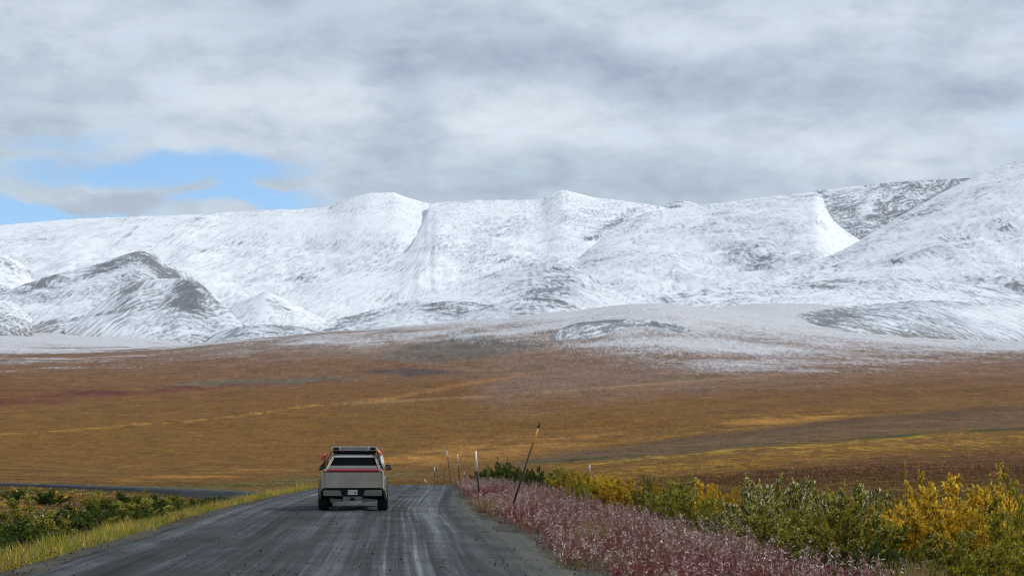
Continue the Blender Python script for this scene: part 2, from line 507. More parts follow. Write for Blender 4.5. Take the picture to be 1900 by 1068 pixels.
# ------------------------------------------------------------------ snowy mountains
def mat_snow():
    m, nb, b = new_mat('snow_and_scree')
    uv = nb.n('ShaderNodeUVMap').outputs[0]
    geo = nb.n('ShaderNodeNewGeometry').outputs['Position']
    s = nb.sep(uv)
    rock = nb.attr('rock').outputs['Fac']
    tan = nb.attr('tan').outputs['Fac']
    # wandering of the snow-filled terracettes
    wn = nb.noise(nb.xyz(nb.m('MULTIPLY', s[0], 0.0028), nb.m('MULTIPLY', s[1], 0.006)), 1, 4, 0.55)
    wv = nb.m('ADD', s[1], nb.m('MULTIPLY', nb.m('SUBTRACT', wn, 0.5), 110.0))
    wn2 = nb.noise(geo, 0.012, 5, 0.6)
    wv = nb.m('ADD', wv, nb.m('MULTIPLY', nb.m('SUBTRACT', wn2, 0.5), 16.0))
    st = nb.noise(nb.xyz(nb.m('MULTIPLY', s[0], 0.014), nb.m('MULTIPLY', wv, 0.11)), 1, 7, 0.74)
    fine = nb.noise(nb.xyz(nb.m('MULTIPLY', s[0], 0.085), nb.m('MULTIPLY', wv, 0.17), 3.0), 1, 7, 0.84)
    patch = nb.noise(geo, 0.0035, 6, 0.6)
    sN = nb.mr(st, .33, .67, 0, 1, False); fN = nb.mr(fine, .33, .67, 0, 1, False); pN = nb.mr(patch, .3, .7, -.17, .17, False)
    cov = nb.m('ADD', rock, pN)
    q = nb.m('ADD', nb.m('MULTIPLY', sN, .42), nb.m('MULTIPLY', fN, .58))
    v = nb.m('SUBTRACT', nb.m('ADD', q, cov), 1.0)
    dark = nb.mr(v, -.07, .11)
    soft = nb.mr(v, -.38, .0)
    # thin dark edges where the snow has slipped off the little steps
    ln = nb.m('ABSOLUTE', nb.m('SUBTRACT', st, .5))
    ln = nb.m('MULTIPLY', nb.mr(ln, .022, .004), nb.mr(nb.m('ADD', fN, nb.m('MULTIPLY', cov, .9)), .55, 1.05))
    dark = nb.m('MAXIMUM', dark, nb.m('MULTIPLY', ln, .85))
    rc = nb.mix(nb.mr(fine, 0.35, 0.65), (0.055, 0.062, 0.075, 1), (0.19, 0.195, 0.21, 1))
    rc = nb.mix(nb.m('MULTIPLY', tan, .8), rc, (0.24, 0.195, 0.165, 1))
    sn = nb.mix(nb.m('MULTIPLY', soft, 0.62), (0.785, 0.815, 0.855, 1), (0.50, 0.545, 0.62, 1))
    c = nb.mix(nb.m('MULTIPLY', dark, 0.88), sn, rc)
    nb.put(b.inputs['Base Color'], c)
    b.inputs['Roughness'].default_value = 0.85
    b.inputs['Specular IOR Level'].default_value = 0.15
    nb.put(b.inputs['Normal'], nb.bump(nb.m('ADD', nb.m('MULTIPLY', st, -1.0), nb.m('MULTIPLY', fine, -0.5)), 0.4, 8.0))
    return m


M_SNOW = mat_snow()


def blob(px, py, cx, cy, rx, ry, ang=0.0):
    a = math.radians(ang)
    dx, dy = px - cx, py - cy
    p = (dx * math.cos(a) + dy * math.sin(a)) / rx
    q = (-dx * math.sin(a) + dy * math.cos(a)) / ry
    return 1 - sstep(0.35, 1.15, np.hypot(p, q))


def ridge(name, label, cat, crest, Dc, base, Db, rock=0.3, blobs=(), p=1.35, amp=1.0, tilt=0.0, step=3.0, nt=110,
          tan=None, seed=1, back=900.0, freq=1.0, par=0.75, uvs=1.0, sm=41):
    cx = [c[0] for c in crest]; cy = [c[1] for c in crest]
    xs = np.arange(cx[0], cx[-1] + step, step)
    yc = herm(cx, cy, xs)
    ycs = np.convolve(np.pad(yc, sm // 2, mode='edge'), np.hanning(sm + 2)[1:-1] / np.hanning(sm + 2).sum(), 'valid')
    jag = (fbm(xs * 0.05, xs * 0 + seed, 4, seed + 5) - 0.5) * 2.6 * min(amp, 1.0) + yc - ycs
    dc = herm([q[0] for q in Dc], [q[1] for q in Dc], xs) if np.ndim(Dc) else np.full_like(xs, Dc)
    db = herm([q[0] for q in Db], [q[1] for q in Db], xs) if np.ndim(Db) else np.full_like(xs, Db)
    yb = herm([q[0] for q in base], [q[1] for q in base], xs) if np.ndim(base) else np.full_like(xs, base)
    yb = np.maximum(yb, ycs + 1.0)
    t = np.linspace(0, 1, nt)[:, None]
    y = yb + (ycs - yb) * t + jag * t ** 9
    yc = ycs + jag
    D = db + (dc - db) * t ** p
    X = np.broadcast_to(xs, y.shape)
    P = point(X, y, D)
    # gullies and spurs running down the slope
    n = ridged(P[..., 0] * 0.0016 * freq + seed * 7.3, P[..., 1] * 0.0007 * freq, 5, seed) - 0.62
    n2 = fbm(P[..., 0] * 0.012 * freq, (P[..., 1] + P[..., 2] * 2) * 0.006 * freq, 5, seed + 3) - 0.5
    env = np.sin(np.pi * np.clip(t, 0, 1) ** 0.8) ** 0.8
    hh = (yb - yc) / F * dc
    P[..., 2] += (n * 0.13 + n2 * 0.07) * amp * env * np.minimum(hh, 420)
    gz0 = ground_z(P[0, :, 0], P[0, :, 1])
    drop = np.maximum(0, P[0, :, 2] - (gz0 - 3.0))
    P[..., 2] -= drop * (1 - t) ** 2
    top = P[-1]
    nb_ = 16
    tb = np.linspace(0, 1, nb_ + 1)[1:, None]
    B = np.empty((nb_, len(xs), 3))
    sc = 1 + tb * back / dc
    B[..., 0] = top[:, 0] * sc; B[..., 1] = top[:, 1] * sc
    zend = np.minimum(P[0, :, 2] - 60, top[:, 2] - 60)
    B[..., 2] = top[:, 2] + (zend - top[:, 2]) * tb ** 1.6
    foot = P[:1].copy(); foot[..., 2] -= 90; foot[..., 1] -= 40      # carried down into the plain
    V = np.concatenate([foot, P, B], 0)
    nr = nt + nb_ + 1
    yy = np.concatenate([y[:1], y, np.repeat(y[-1:], nb_, 0)], 0)
    DD = np.concatenate([D[:1], D, np.repeat(D[-1:], nb_, 0)], 0)
    XX = np.broadcast_to(xs, yy.shape)
    U = (XX - 950) / F * DD
    Vc = (yy - yc * par - (1 - par) * np.mean(yc)) / F * DD + tilt * U
    rk = np.full(yy.shape, rock, float)
    for bl in blobs:
        rk = rk + blob(XX, yy, *bl[:5]) * bl[5] * (.55 if bl[5] > 0 else 1)
    rk = rk + (fbm(XX * 0.012, yy * 0.02, 4, seed + 77) - 0.5) * 0.25
    tn = sstep(-26, 4, yy - yb) * .9 if tan is None else sstep(tan[0], tan[1], yy)
    rk = rk + .16 * sstep(-24, 2, yy - yb)
    U = U * uvs; Vc = Vc * uvs
    me = np_mesh(name, V.reshape(-1, 3), grid_faces(nr, len(xs)), uv=np.stack([U.ravel(), Vc.ravel()], 1),
                 fl={'rock': rk.ravel(), 'tan': tn.ravel()}, smooth=True)
    o = link(name, me, M_SNOW)
    return tag(o, label, cat, kind='structure')


ridge('mountain', 'long level snow covered ridge closing the view at far left', 'mountain',
      [(-900, 470), (-500, 445), (-200, 430), (0, 418), (80, 411), (160, 405), (300, 400), (400, 397), (480, 397), (600, 400), (760, 420)],
      7600, 606, 5200, .18, [(235, 435, 50, 5, -40, .5), (120, 470, 120, 30, 20, .12)], seed=2, tilt=.25, par=.3)
ridge('mountain', 'rounded snowy hillside with gully at the far left edge', 'mountain',
      [(-700, 420), (-300, 430), (-100, 450), (0, 471), (25, 480), (45, 492), (62, 508), (80, 530), (110, 570)],
      5900, 606, 4800, .33, [(20, 500, 40, 10, 30, .2)], seed=4, tilt=-.3)
ridge('mountain', 'snow covered mountain with a flat rounded summit left of centre', 'mountain',
      [(120, 606), (190, 560), (240, 510), (275, 472), (298, 446), (325, 420), (360, 404), (410, 394), (480, 390), (560, 387), (605, 384), (640, 371), (670, 362), (692, 358), (728, 357), (742, 361), (760, 368), (800, 377), (840, 379), (880, 386), (940, 410)],
      [(120, 5000), (240, 5600), (330, 6400), (430, 6900), (900, 6900)], 612, 4800, .24, [(470, 480, 50, 45, 60, .16), (560, 500, 60, 30, 60, .22), (400, 455, 60, 7, -12, .3), (730, 372, 18, 12, 0, .25), (275, 490, 40, 60, 0, -.3), (620, 440, 60, 60, 0, .05)], seed=6, tilt=.35, par=.45)  # negative blob whitens the left flank to offset its dark shading
ridge('mountain', 'small distant snowy summit behind the middle ridge', 'mountain',
      [(1170, 410), (1215, 386), (1240, 377), (1262, 373), (1280, 374), (1292, 378), (1320, 384), (1360, 410)],
      9000, 560, 7800, .42, seed=8, amp=.5)
ridge('mountain', 'grey thinly snowed ridge behind the right hand mountain', 'mountain',
      [(1380, 420), (1440, 384), (1500, 357), (1560, 348), (1640, 340), (1740, 333), (1800, 330), (1900, 326), (2100, 320), (2400, 330)],
      7800, 560, 6300, .52, [(1610, 385, 30, 12, -50, -.2)], seed=10, tilt=.2, freq=1.2)
ridge('mountain', 'broad snow covered mountain with a small pointed peak in the middle', 'mountain',
      [(440, 600), (480, 570), (519, 545), (600, 522), (680, 497), (748, 472), (774, 436), (790, 400), (801, 377), (830, 374), (900, 371), (960, 371), (1000, 370), (1025, 359), (1045, 353), (1064, 356), (1082, 361), (1120, 368), (1200, 379), (1260, 390), (1320, 412), (1380, 450), (1450, 530)],
      [(440, 4600), (519, 5100), (600, 5300), (680, 5510), (748, 5750), (774, 6120), (790, 6510), (802, 6740), (900, 6790), (1450, 6600)], [(440, 606), (600, 620), (900, 640), (1200, 612), (1450, 580)], [(440, 4400), (800, 4300), (1450, 4400)], .25,
      [(1130, 415, 80, 9, -28, .3), (815, 420, 40, 50, 25, .22), (1045, 362, 14, 9, 0, .25), (960, 420, 140, 25, -15, .08)], seed=12, par=.8, tilt=.12, sm=13)
ridge('mountain', 'snow covered spur with a dark rocky hollow right of centre', 'mountain',
      [(1000, 545), (1060, 490), (1120, 440), (1170, 408), (1210, 391), (1250, 386), (1310, 380), (1400, 368), (1480, 359), (1510, 357), (1526, 362), (1531, 380), (1546, 408), (1572, 430), (1610, 455), (1660, 500)],
      [(1000, 5200), (1250, 6000), (1660, 5600)], [(1000, 620), (1200, 606), (1400, 580), (1660, 560)], 4400, .24,
      [(1395, 470, 60, 24, 5, .36), (1410, 490, 50, 12, 5, .2), (1520, 415, 30, 12, 30, .25), (1480, 445, 60, 20, 40, .12)], seed=14, par=.35, tilt=.05, sm=17)
ridge('hill', 'low snowy dome at the foot of the middle mountain', 'hill',
      [(560, 606), (680, 578), (800, 543), (900, 510), (960, 492), (1010, 486), (1060, 494), (1110, 520), (1170, 555), (1240, 585), (1300, 604)],
      [(560, 4200), (960, 4700), (1300, 4300)], [(560, 640), (960, 640), (1300, 612)], 4150, .36, [(1000, 500, 60, 15, 15, .15), (1020, 545, 60, 20, 0, .15)], seed=16, amp=.5, par=.95, p=1.1)
ridge('hill', 'low streaked snowy mound under the middle mountain', 'hill',
      [(560, 612), (680, 588), (760, 568), (850, 558), (910, 563), (980, 580), (1060, 604)],
      4280, 640, 4050, .45, [(830, 575, 60, 12, 0, .2)], seed=18, amp=.5, par=.9)
ridge('hill', 'rounded mound with a dark curved rim beside the plain edge', 'hill',
      [(800, 606), (880, 575), (940, 558), (990, 552), (1040, 556), (1070, 565), (1110, 585), (1160, 606)],
      4150, 640, 3950, .42, [(1000, 553, 70, 6, 5, .3)], seed=20, amp=.5, par=.95)
ridge('hill', 'dark bare scree hill with a pointed top at left', 'hill',
      [(-250, 606), (-100, 580), (0, 545), (60, 522), (130, 502), (190, 487), (240, 470), (265, 465), (284, 470), (300, 480), (340, 503), (390, 540), (430, 577), (460, 606)],
      [(-250, 4200), (265, 4800), (460, 4300)], 616, 3950, .40,
      [(300, 500, 60, 16, 33, .45), (210, 490, 70, 14, -20, .42), (380, 545, 50, 14, 38, .35), (85, 520, 26, 7, -28, .42), (150, 515, 60, 10, -20, .2), (120, 545, 70, 8, -10, .2), (90, 575, 120, 16, 0, -.15)], seed=22, p=1.15, par=.6, tilt=-.1, uvs=1.35)
ridge('hill', 'lower dark striped shoulder in front of the scree hill', 'hill',
      [(120, 612), (170, 575), (215, 540), (250, 521), (290, 517), (332, 516), (352, 522), (384, 543), (422, 574), (450, 604)],
      [(120, 4000), (300, 4350), (450, 4050)], 620, 3860, .36,
      [(350, 545, 40, 24, 50, .34), (345, 565, 50, 12, 20, .12), (235, 545, 50, 14, -45, .3), (215, 575, 60, 4, -12, .3)], seed=24, p=1.1, par=.75, tilt=.3, uvs=1.4)
ridge('hill', 'small pointed snowy hill with one dark side beside the valley', 'hill',
      [(330, 612), (400, 580), (450, 560), (478, 546), (490, 541), (508, 546), (540, 561), (575, 578), (625, 606)],
      4420, 620, 4100, .25, [(520, 567, 40, 12, 30, .5)], seed=26, amp=.5)
ridge('hill', 'little striped knoll at the left edge below the scree hill', 'hill',
      [(-120, 590), (-40, 560), (0, 553), (22, 559), (40, 571), (58, 592)], 3950, 616, 3700, .46, uvs=1.5, seed=28, amp=.4)
ridge('mountain', 'great snow covered mountain slope rising out of view at right', 'mountain',
      [(1060, 592), (1130, 572), (1200, 556), (1290, 537), (1400, 515), (1480, 495), (1560, 465), (1620, 430), (1680, 395), (1740, 362), (1800, 332), (1850, 312), (1900, 291), (2000, 262), (2200, 235), (2600, 250), (3000, 300)],
      [(1060, 3900), (1400, 4500), (1800, 5200), (3000, 5200)], [(1060, 612), (1300, 590), (1900, 600), (3000, 620)], [(1060, 3650), (3000, 3500)], .26,
      [(1560, 480, 160, 16, -27, .22), (1690, 410, 120, 12, -31, .2), (1670, 480, 60, 12, -20, .2), (1880, 530, 40, 12, 20, .35), (1850, 445, 14, 4, 0, .5), (1665, 487, 16, 4, 0, .5), (1830, 360, 60, 18, -20, .06), (1250, 553, 200, 8, -10, .15)],
      seed=30, par=.55, tilt=.1)
ridge('hill', 'long low snowy rise lying before the right hand mountain', 'hill',
      [(1180, 575), (1250, 560), (1300, 549), (1400, 538), (1480, 527), (1560, 516), (1620, 513), (1720, 518), (1800, 528), (1900, 547), (2050, 575), (2200, 600)],
      [(1180, 3350), (1600, 3600), (2200, 3350)], [(1180, 600), (1425, 612), (1900, 615), (2200, 625)], 3050, .35,
      [(1840, 532, 90, 12, 14, .35), (1530, 533, 40, 5, 5, .25), (1600, 522, 120, 6, 0, .15), (1300, 565, 120, 10, 0, .1)], seed=32, amp=.5, par=.9, tan=(560, 612), uvs=1.6)
ridge('hill', 'dark mound striped with snow right of centre on the plain', 'hill',
      [(1405, 612), (1440, 593), (1500, 579), (1560, 570), (1640, 562), (1720, 557), (1800, 560), (1900, 570), (2000, 590), (2050, 610)],
      [(1405, 2750), (1640, 3000), (2050, 2850)], [(1405, 620), (1560, 622), (1720, 620), (2050, 640)], 2560, .40,
      [(1520, 593, 100, 16, -8, .30), (1650, 580, 80, 16, -8, .20), (1500, 605, 80, 8, 0, .15), (1840, 580, 80, 18, 0, -.15)], seed=34, amp=.6, par=1.0, tilt=-.35, freq=2, uvs=2.2)
ridge('hill', 'oval black and white mound at the upper edge of the brown plain', 'hill',
      [(1015, 632), (1040, 610), (1062, 601), (1100, 595), (1160, 592), (1210, 594), (1250, 600), (1275, 609), (1300, 632)],
      [(1030, 2360), (1160, 2430), (1285, 2360)], [(1030, 626), (1100, 632), (1200, 634), (1285, 626)], 2290, .47, [(1100, 598, 70, 5, -5, .3), (1240, 606, 40, 8, 10, .3), (1150, 622, 120, 6, 0, -.1)], seed=36, amp=.8, par=1.0, freq=4, step=2, back=250, uvs=3.0)
ridge('hill', 'low white bank beyond the brown rise at left', 'hill',
      [(380, 632), (410, 614), (450, 605), (500, 602), (550, 605), (590, 616), (620, 632)],
      3650, 650, 3350, .42, uvs=1.8, seed=38, amp=.4, par=1.0, freq=2, back=300)


# ------------------------------------------------------------------ road
def build_road():
    s = np.concatenate([np.arange(0, 62, 3.0), np.arange(62, 175, 0.25), np.arange(175, _ds[-1], 1.5)])
    cu = np.interp(s, _ds, _du); cv = np.interp(s, _ds, _dv); cz = np.interp(s, _ds, _dz); cw = np.interp(s, _ds, _dw)
    tu = np.gradient(cu, s); tv = np.gradient(cv, s)
    L = np.hypot(tu, tv); tu /= L; tv /= L
    nu, nv = tv, -tu                                   # to the right
    lat = np.concatenate([np.linspace(-1, 1, 97)])
    far = sstep(100, 150, s - 60)
    wob_l = 1 + (fbm(s * 0.22, s * 0 + 1, 4, 71) - .5) * 0.14 * (1 - far)
    wob_r = 1 + (fbm(s * 0.25, s * 0 + 4, 4, 73) - .5) * 0.26 * (1 - far)
    lw = np.where(lat[None, :] < 0, lat[None, :] * wob_l[:, None], lat[None, :] * wob_r[:, None]) * cw[:, None]
    S = np.broadcast_to(s[:, None], lw.shape)
    z = cz[:, None] - 0.012 * np.abs(lw)
    # wheel ruts, washboard and loose windrows
    near = (1 - sstep(60, 130, S - 60))
    z = z + near * ((fbm(lw * 2.2, S * 0.03, 4, 81, .6) - .5) * 0.075 + (fbm(lw * 3, S * 1.2, 3, 83) - .5) * 0.03)
    edge = sstep(.86, 1.0, np.abs(lat))[None, :]
    z = z - edge * 0.13
    U = cu[:, None] + nu[:, None] * lw; Vv = cv[:, None] + nv[:, None] * lw
    skirt = []
    for sg in (-1, 1):                                  # the gravel bank each side on the far stretch
        e = sg * (cw + 0.6 + 1.9 * far)
        skirt.append((e, cz - 0.22 - 1.3 * far))
    eL, zL = skirt[0]; eR, zR = skirt[1]
    U = np.concatenate([(cu + nu * eL)[:, None], U, (cu + nu * eR)[:, None]], 1)
    Vv = np.concatenate([(cv + nv * eL)[:, None], Vv, (cv + nv * eR)[:, None]], 1)
    Z = np.concatenate([zL[:, None], z, zR[:, None]], 1)
    LW = np.concatenate([eL[:, None], lw, eR[:, None]], 1)
    SS = np.broadcast_to(s[:, None], LW.shape)
    X, Y = uv2xy(U, Vv)
    V = np.stack([X, Y, Z], -1).reshape(-1, 3)
    ed = np.concatenate([[1.0], np.abs(lat), [1.0]])
    ED = np.broadcast_to(ed, LW.shape)
    return np_mesh('road', V, grid_faces(len(s), LW.shape[1]), uv=np.stack([LW.ravel(), SS.ravel()], 1), fl={'edge': ED.ravel()}, smooth=True)


def mat_road():
    m, nb, b = new_mat('gravel_road')
    uv = nb.sep(nb.n('ShaderNodeUVMap').outputs[0])
    u, v = uv[0], uv[1]
    ed = nb.attr('edge').outputs['Fac']
    wob = nb.m('MULTIPLY', nb.m('SUBTRACT', nb.noise(nb.xyz(nb.m('MULTIPLY', u, .10), nb.m('MULTIPLY', v, .015)), 1, 2), .5), .8)
    uw = nb.m('ADD', u, wob)
    broad = nb.noise(nb.xyz(nb.m('MULTIPLY', uw, 0.9), nb.m('MULTIPLY', v, 0.012)), 1, 3, .5)
    streak = nb.noise(nb.xyz(nb.m('MULTIPLY', uw, 3.6), nb.m('MULTIPLY', v, 0.03)), 1, 4, .6)
    thin = nb.noise(nb.xyz(nb.m('MULTIPLY', uw, 14.0), nb.m('MULTIPLY', v, 0.07), 5), 1, 4, .6)
    patch = nb.noise(nb.xyz(nb.m('MULTIPLY', u, .7), nb.m('MULTIPLY', v, .3), 9), 1, 8, .7)
    grit = nb.noise(nb.xyz(u, v), 22.0, 5, .75)
    # tread marks of a wide tyre on the right lane
    wv = nb.m('SINE', nb.m('MULTIPLY', nb.m('ADD', uw, nb.m('MULTIPLY', grit, .02)), 34.0))
    lane = nb.m('MULTIPLY', nb.mr(uw, 1.0, 1.3), nb.mr(uw, 2.3, 1.9))
    tread = nb.m('MULTIPLY', nb.m('MULTIPLY', nb.mr(wv, -.2, .9), lane), nb.mr(patch, .35, .55))
    val = nb.m('ADD', nb.m('MULTIPLY', nb.m('SUBTRACT', broad, .5), 1.0), nb.m('MULTIPLY', nb.m('SUBTRACT', streak, .5), .95))
    val = nb.m('ADD', val, nb.m('MULTIPLY', nb.m('SUBTRACT', thin, .5), .75))
    val = nb.m('ADD', val, nb.m('MULTIPLY', nb.m('SUBTRACT', patch, .5), .8))
    val = nb.m('ADD', val, nb.m('MULTIPLY', nb.m('SUBTRACT', grit, .5), .85))
    # the driven right lane is packed and pale
    packed = nb.m('MULTIPLY', nb.mr(uw, -1.2, 1.4), nb.mr(uw, 4.2, 2.6))
    val = nb.m('ADD', val, nb.m('MULTIPLY', packed, .08))
    val = nb.m('ADD', val, nb.m('MULTIPLY', tread, .22))
    val = nb.m('ADD', val, nb.m('MULTIPLY', nb.mr(ed, .8, 1.0), -.1))
    f = nb.mr(val, -.42, .62, 0, 1, False)
    ramp = nb.n('ShaderNodeValToRGB'); nb.put(ramp.inputs[0], f)
    cr = ramp.color_ramp
    cr.elements[0].position = 0.05; cr.elements[0].color = (.012, .013, .015, 1)
    cr.elements[1].position = 1.0; cr.elements[1].color = (.21, .222, .235, 1)
    e = cr.elements.new(.42); e.color = (.042, .046, .050, 1)
    e = cr.elements.new(.68); e.color = (.095, .102, .110, 1)
    soil = nb.mix(nb.mr(grit, .3, .7), (.045, .046, .036, 1), (.125, .122, .098, 1))
    sm = nb.m('MULTIPLY', nb.mr(nb.m('ADD', u, nb.m('MULTIPLY', nb.m('SUBTRACT', patch, .5), 2.2)), 2.9, 3.9), nb.mr(v, 160, 130))
    c = nb.mix(nb.m('MULTIPLY', sm, .8), ramp.outputs[0], soil)
    nb.put(b.inputs['Base Color'], c)
    b.inputs['Roughness'].default_value = 0.9
    b.inputs['Specular IOR Level'].default_value = 0.12
    h = nb.m('ADD', nb.m('MULTIPLY', streak, .5), nb.m('ADD', nb.m('MULTIPLY', grit, .35), nb.m('MULTIPLY', thin, .3)))
    nb.put(b.inputs['Normal'], nb.bump(h, .55, .06))
    return m


road = link('road', build_road(), mat_road())
tag(road, 'dark gravel road with pale wheel tracks running over the crest', 'road', kind='structure')


# ------------------------------------------------------------------ plants
def unit(a): return a / np.maximum(np.linalg.norm(a, axis=-1, keepdims=True), 1e-9)


def leaves(P, D, L, Wd, C):
    """Diamond leaves: base points P, directions D, lengths L, widths Wd, colours C."""
    n = len(P)
    D = unit(D)
    S = unit(np.cross(D, RNG.normal(size=(n, 3))))
    Nn = np.cross(D, S)
    L = np.broadcast_to(np.asarray(L, float), (n,))[:, None]; Wd = np.broadcast_to(np.asarray(Wd, float), (n,))[:, None]
    a = P; t = P + D * L + Nn * L * 0.12
    m = P + D * L * 0.5
    V = np.stack([a, m + S * Wd * .5, t, m - S * Wd * .5], 1).reshape(-1, 3)
    Q = np.arange(4 * n).reshape(-1, 4)
    return V, Q, np.repeat(C, 4, 0)


def stems(A, B, r0, r1, C):
    """Three-sided tapered sticks from A to B."""
    n = len(A)
    D = unit(B - A)
    S = unit(np.cross(D, np.array([0.31, 0.87, 0.2]))); T = np.cross(D, S)
    r0 = np.broadcast_to(np.asarray(r0, float), (n,))[:, None]; r1 = np.broadcast_to(np.asarray(r1, float), (n,))[:, None]
    V = []
    for k in range(3):
        a = 2 * math.pi * k / 3
        V.append(A + (S * math.cos(a) + T * math.sin(a)) * r0)
    for k in range(3):
        a = 2 * math.pi * k / 3
        V.append(B + (S * math.cos(a) + T * math.sin(a)) * r1)
    V = np.stack(V, 1).reshape(-1, 3)
    b = (np.arange(n) * 6)[:, None]
    Q = np.concatenate([b + np.array([[0, 1, 4, 3]]), b + np.array([[1, 2, 5, 4]]), b + np.array([[2, 0, 3, 5]])], 0)
    return V, Q, np.repeat(C, 6, 0)


def join(parts):
    off = 0; Vs, Qs, Cs = [], [], []
    for V, Q, C in parts:
        Vs.append(V); Qs.append(Q + off); Cs.append(C); off += len(V)
    return np.vstack(Vs), np.vstack(Qs), np.vstack(Cs)


def pick(pal, wts, n, var=.2):
    pal = np.array(pal); w = np.array(wts, float); w /= w.sum()
    c = pal[RNG.choice(len(pal), n, p=w)]
    return c * (1 + RNG.uniform(-var, var, (n, 1)))


M_LEAF = mat_foliage('leaves', .5, .015)
M_SILVER = mat_foliage('silver_willow_leaves', .42, .03)
M_FIRE = mat_foliage('fireweed', .3, .03, .0)
M_GRASS = mat_foliage('grass_blades', .35, .03, .0)
M_TWIG = mat_simple('twigs', (.06, .045, .035), .85, var=.3)

GREEN = ([(.25, .24, .024), (.37, .34, .038), (.085, .095, .014), (.70, .64, .32), (.52, .36, .025)], [5, 4, 5, 1.8, 2])
SILVER = ([(.24, .225, .028), (.37, .335, .065), (.065, .070, .016), (.85, .80, .58), (.54, .37, .03)], [4, 3, 4.5, 2.8, 1.8])
YELLOW = ([(.60, .37, .025), (.74, .47, .04), (.42, .30, .025), (.22, .20, .025), (.82, .60, .13), (.32, .14, .02)], [5, 3, 3, 2, 1, 1])
LIME = ([(.30, .28, .03), (.44, .36, .04), (.15, .17, .025), (.58, .42, .04)], [4, 3, 3, 2])
DARK = ([(.055, .090, .010), (.090, .130, .018), (.145, .165, .028), (.020, .036, .008), (.42, .44, .24)], [5, 4, 3, 3, .35])


def shrub_meshes(pal, nstem=16, per=170, leaf=.05, lw=.4, spread=.55, spiky=.3, seed=0):
    """A unit-high, roughly unit-wide many-stemmed bush: (crown mesh data, stem mesh data)."""
    g = np.random.default_rng(seed)
    LP, LD, SA, SB, SR = [], [], [], [], []
    for i in range(nstem):
        a = g.uniform(0, 2 * math.pi); rr = math.sqrt(g.uniform(0, 1))
        hgt = (1 - .45 * rr ** 2) * g.uniform(.72, 1.0)
        if g.uniform() < .12: hgt *= 1 + spiky
        b0 = np.array([math.cos(a) * rr * .16, math.sin(a) * rr * .16, 0])
        lean = np.array([math.cos(a) * rr * spread, math.sin(a) * rr * spread, 0])
        ts = np.linspace(0, 1, 7)[:, None]
        path = b0 + lean * ts ** 1.3 + np.array([0, 0, 1]) * hgt * ts + g.normal(size=(7, 3)) * .018 * (ts > 0)
        SA.append(path[:-1]); SB.append(path[1:]); SR.append(np.linspace(.011, .003, 7))
        # side twigs
        nt = 9
        tw = g.uniform(.18, .95, nt)
        for t in tw:
            p0 = np.array([np.interp(t, ts[:, 0], path[:, k]) for k in range(3)])
            aa = g.uniform(0, 2 * math.pi); l = g.uniform(.10, .24) * (1.1 - .5 * t)
            d = np.array([math.cos(aa) * .8, math.sin(aa) * .8, g.uniform(.35, 1.0)]); d /= np.linalg.norm(d)
            p1 = p0 + d * l
            SA.append(p0[None]); SB.append(p1[None]); SR.append(np.array([.004, .0015]))
            m = max(4, int(per / nt))
            q = g.uniform(0.1, 1.05, m)[:, None]
            LP.append(p0 + (p1 - p0) * q + g.normal(size=(m, 3)) * .012)
            LD.append(d * .6 + g.normal(size=(m, 3)) * .65 + np.array([0, 0, .35]))
        m = int(per * .25)
        q = g.uniform(.45, 1.02, m)
        pp = np.stack([np.interp(q, ts[:, 0], path[:, k]) for k in range(3)], 1)
        LP.append(pp); LD.append(g.normal(size=(m, 3)) * .6 + np.array([0, 0, .6]))
    P = np.vstack(LP); D = np.vstack(LD); n = len(P)
    C = pick(*pal, n)
    L = leaf * g.uniform(.6, 1.3, n)
    crown = leaves(P, D, L, L * lw, C)
    A = np.vstack(SA); B = np.vstack(SB)
    r0 = np.concatenate([r[:-1] for r in SR]); r1 = np.concatenate([r[1:] for r in SR])
    st = stems(A, B, r0, r1, np.tile([[.06, .045, .03]], (len(A), 1)))
    me_c = np_mesh('crown', *crown); me_s = np_mesh('stem', *st)
    return me_c, me_s


KINDS = {}


def kind(name, pal, mat, variants=3, **kw):
    KINDS[name] = []
    for i in range(variants):
        c, s = shrub_meshes(pal, seed=hash_name(name) + i * 13, **kw)
        c.materials.append(mat); s.materials.append(M_TWIG)
        KINDS[name].append((c, s))


def hash_name(s): return sum(ord(ch) * (i + 1) for i, ch in enumerate(s))


kind('green', GREEN, M_LEAF, 3, nstem=26, per=560, leaf=.037, lw=.44)
kind('silver', SILVER, M_SILVER, 3, nstem=22, per=400, leaf=.052, lw=.38, spiky=.35, spread=.5)
kind('yellow', YELLOW, M_LEAF, 3, nstem=26, per=560, leaf=.034, lw=.62)
kind('lime', LIME, M_LEAF, 2, nstem=24, per=480, leaf=.036, lw=.52)
kind('dark', DARK, M_LEAF, 3, nstem=26, per=480, leaf=.042, lw=.5, spread=.6, spiky=.1)
kind('sparse_yellow', YELLOW, M_LEAF, 2, nstem=8, per=130, leaf=.038, lw=.55, spread=.5)
kind('spike', SILVER, M_SILVER, 1, nstem=7, per=260, leaf=.042, lw=.32, spread=.28, spiky=.2)

NAMES = {'green': 'willow_bush', 'silver': 'willow_bush', 'yellow': 'birch_bush', 'lime': 'birch_bush', 'dark': 'alder_bush',
         'sparse_yellow': 'birch_bush', 'spike': 'willow_bush'}


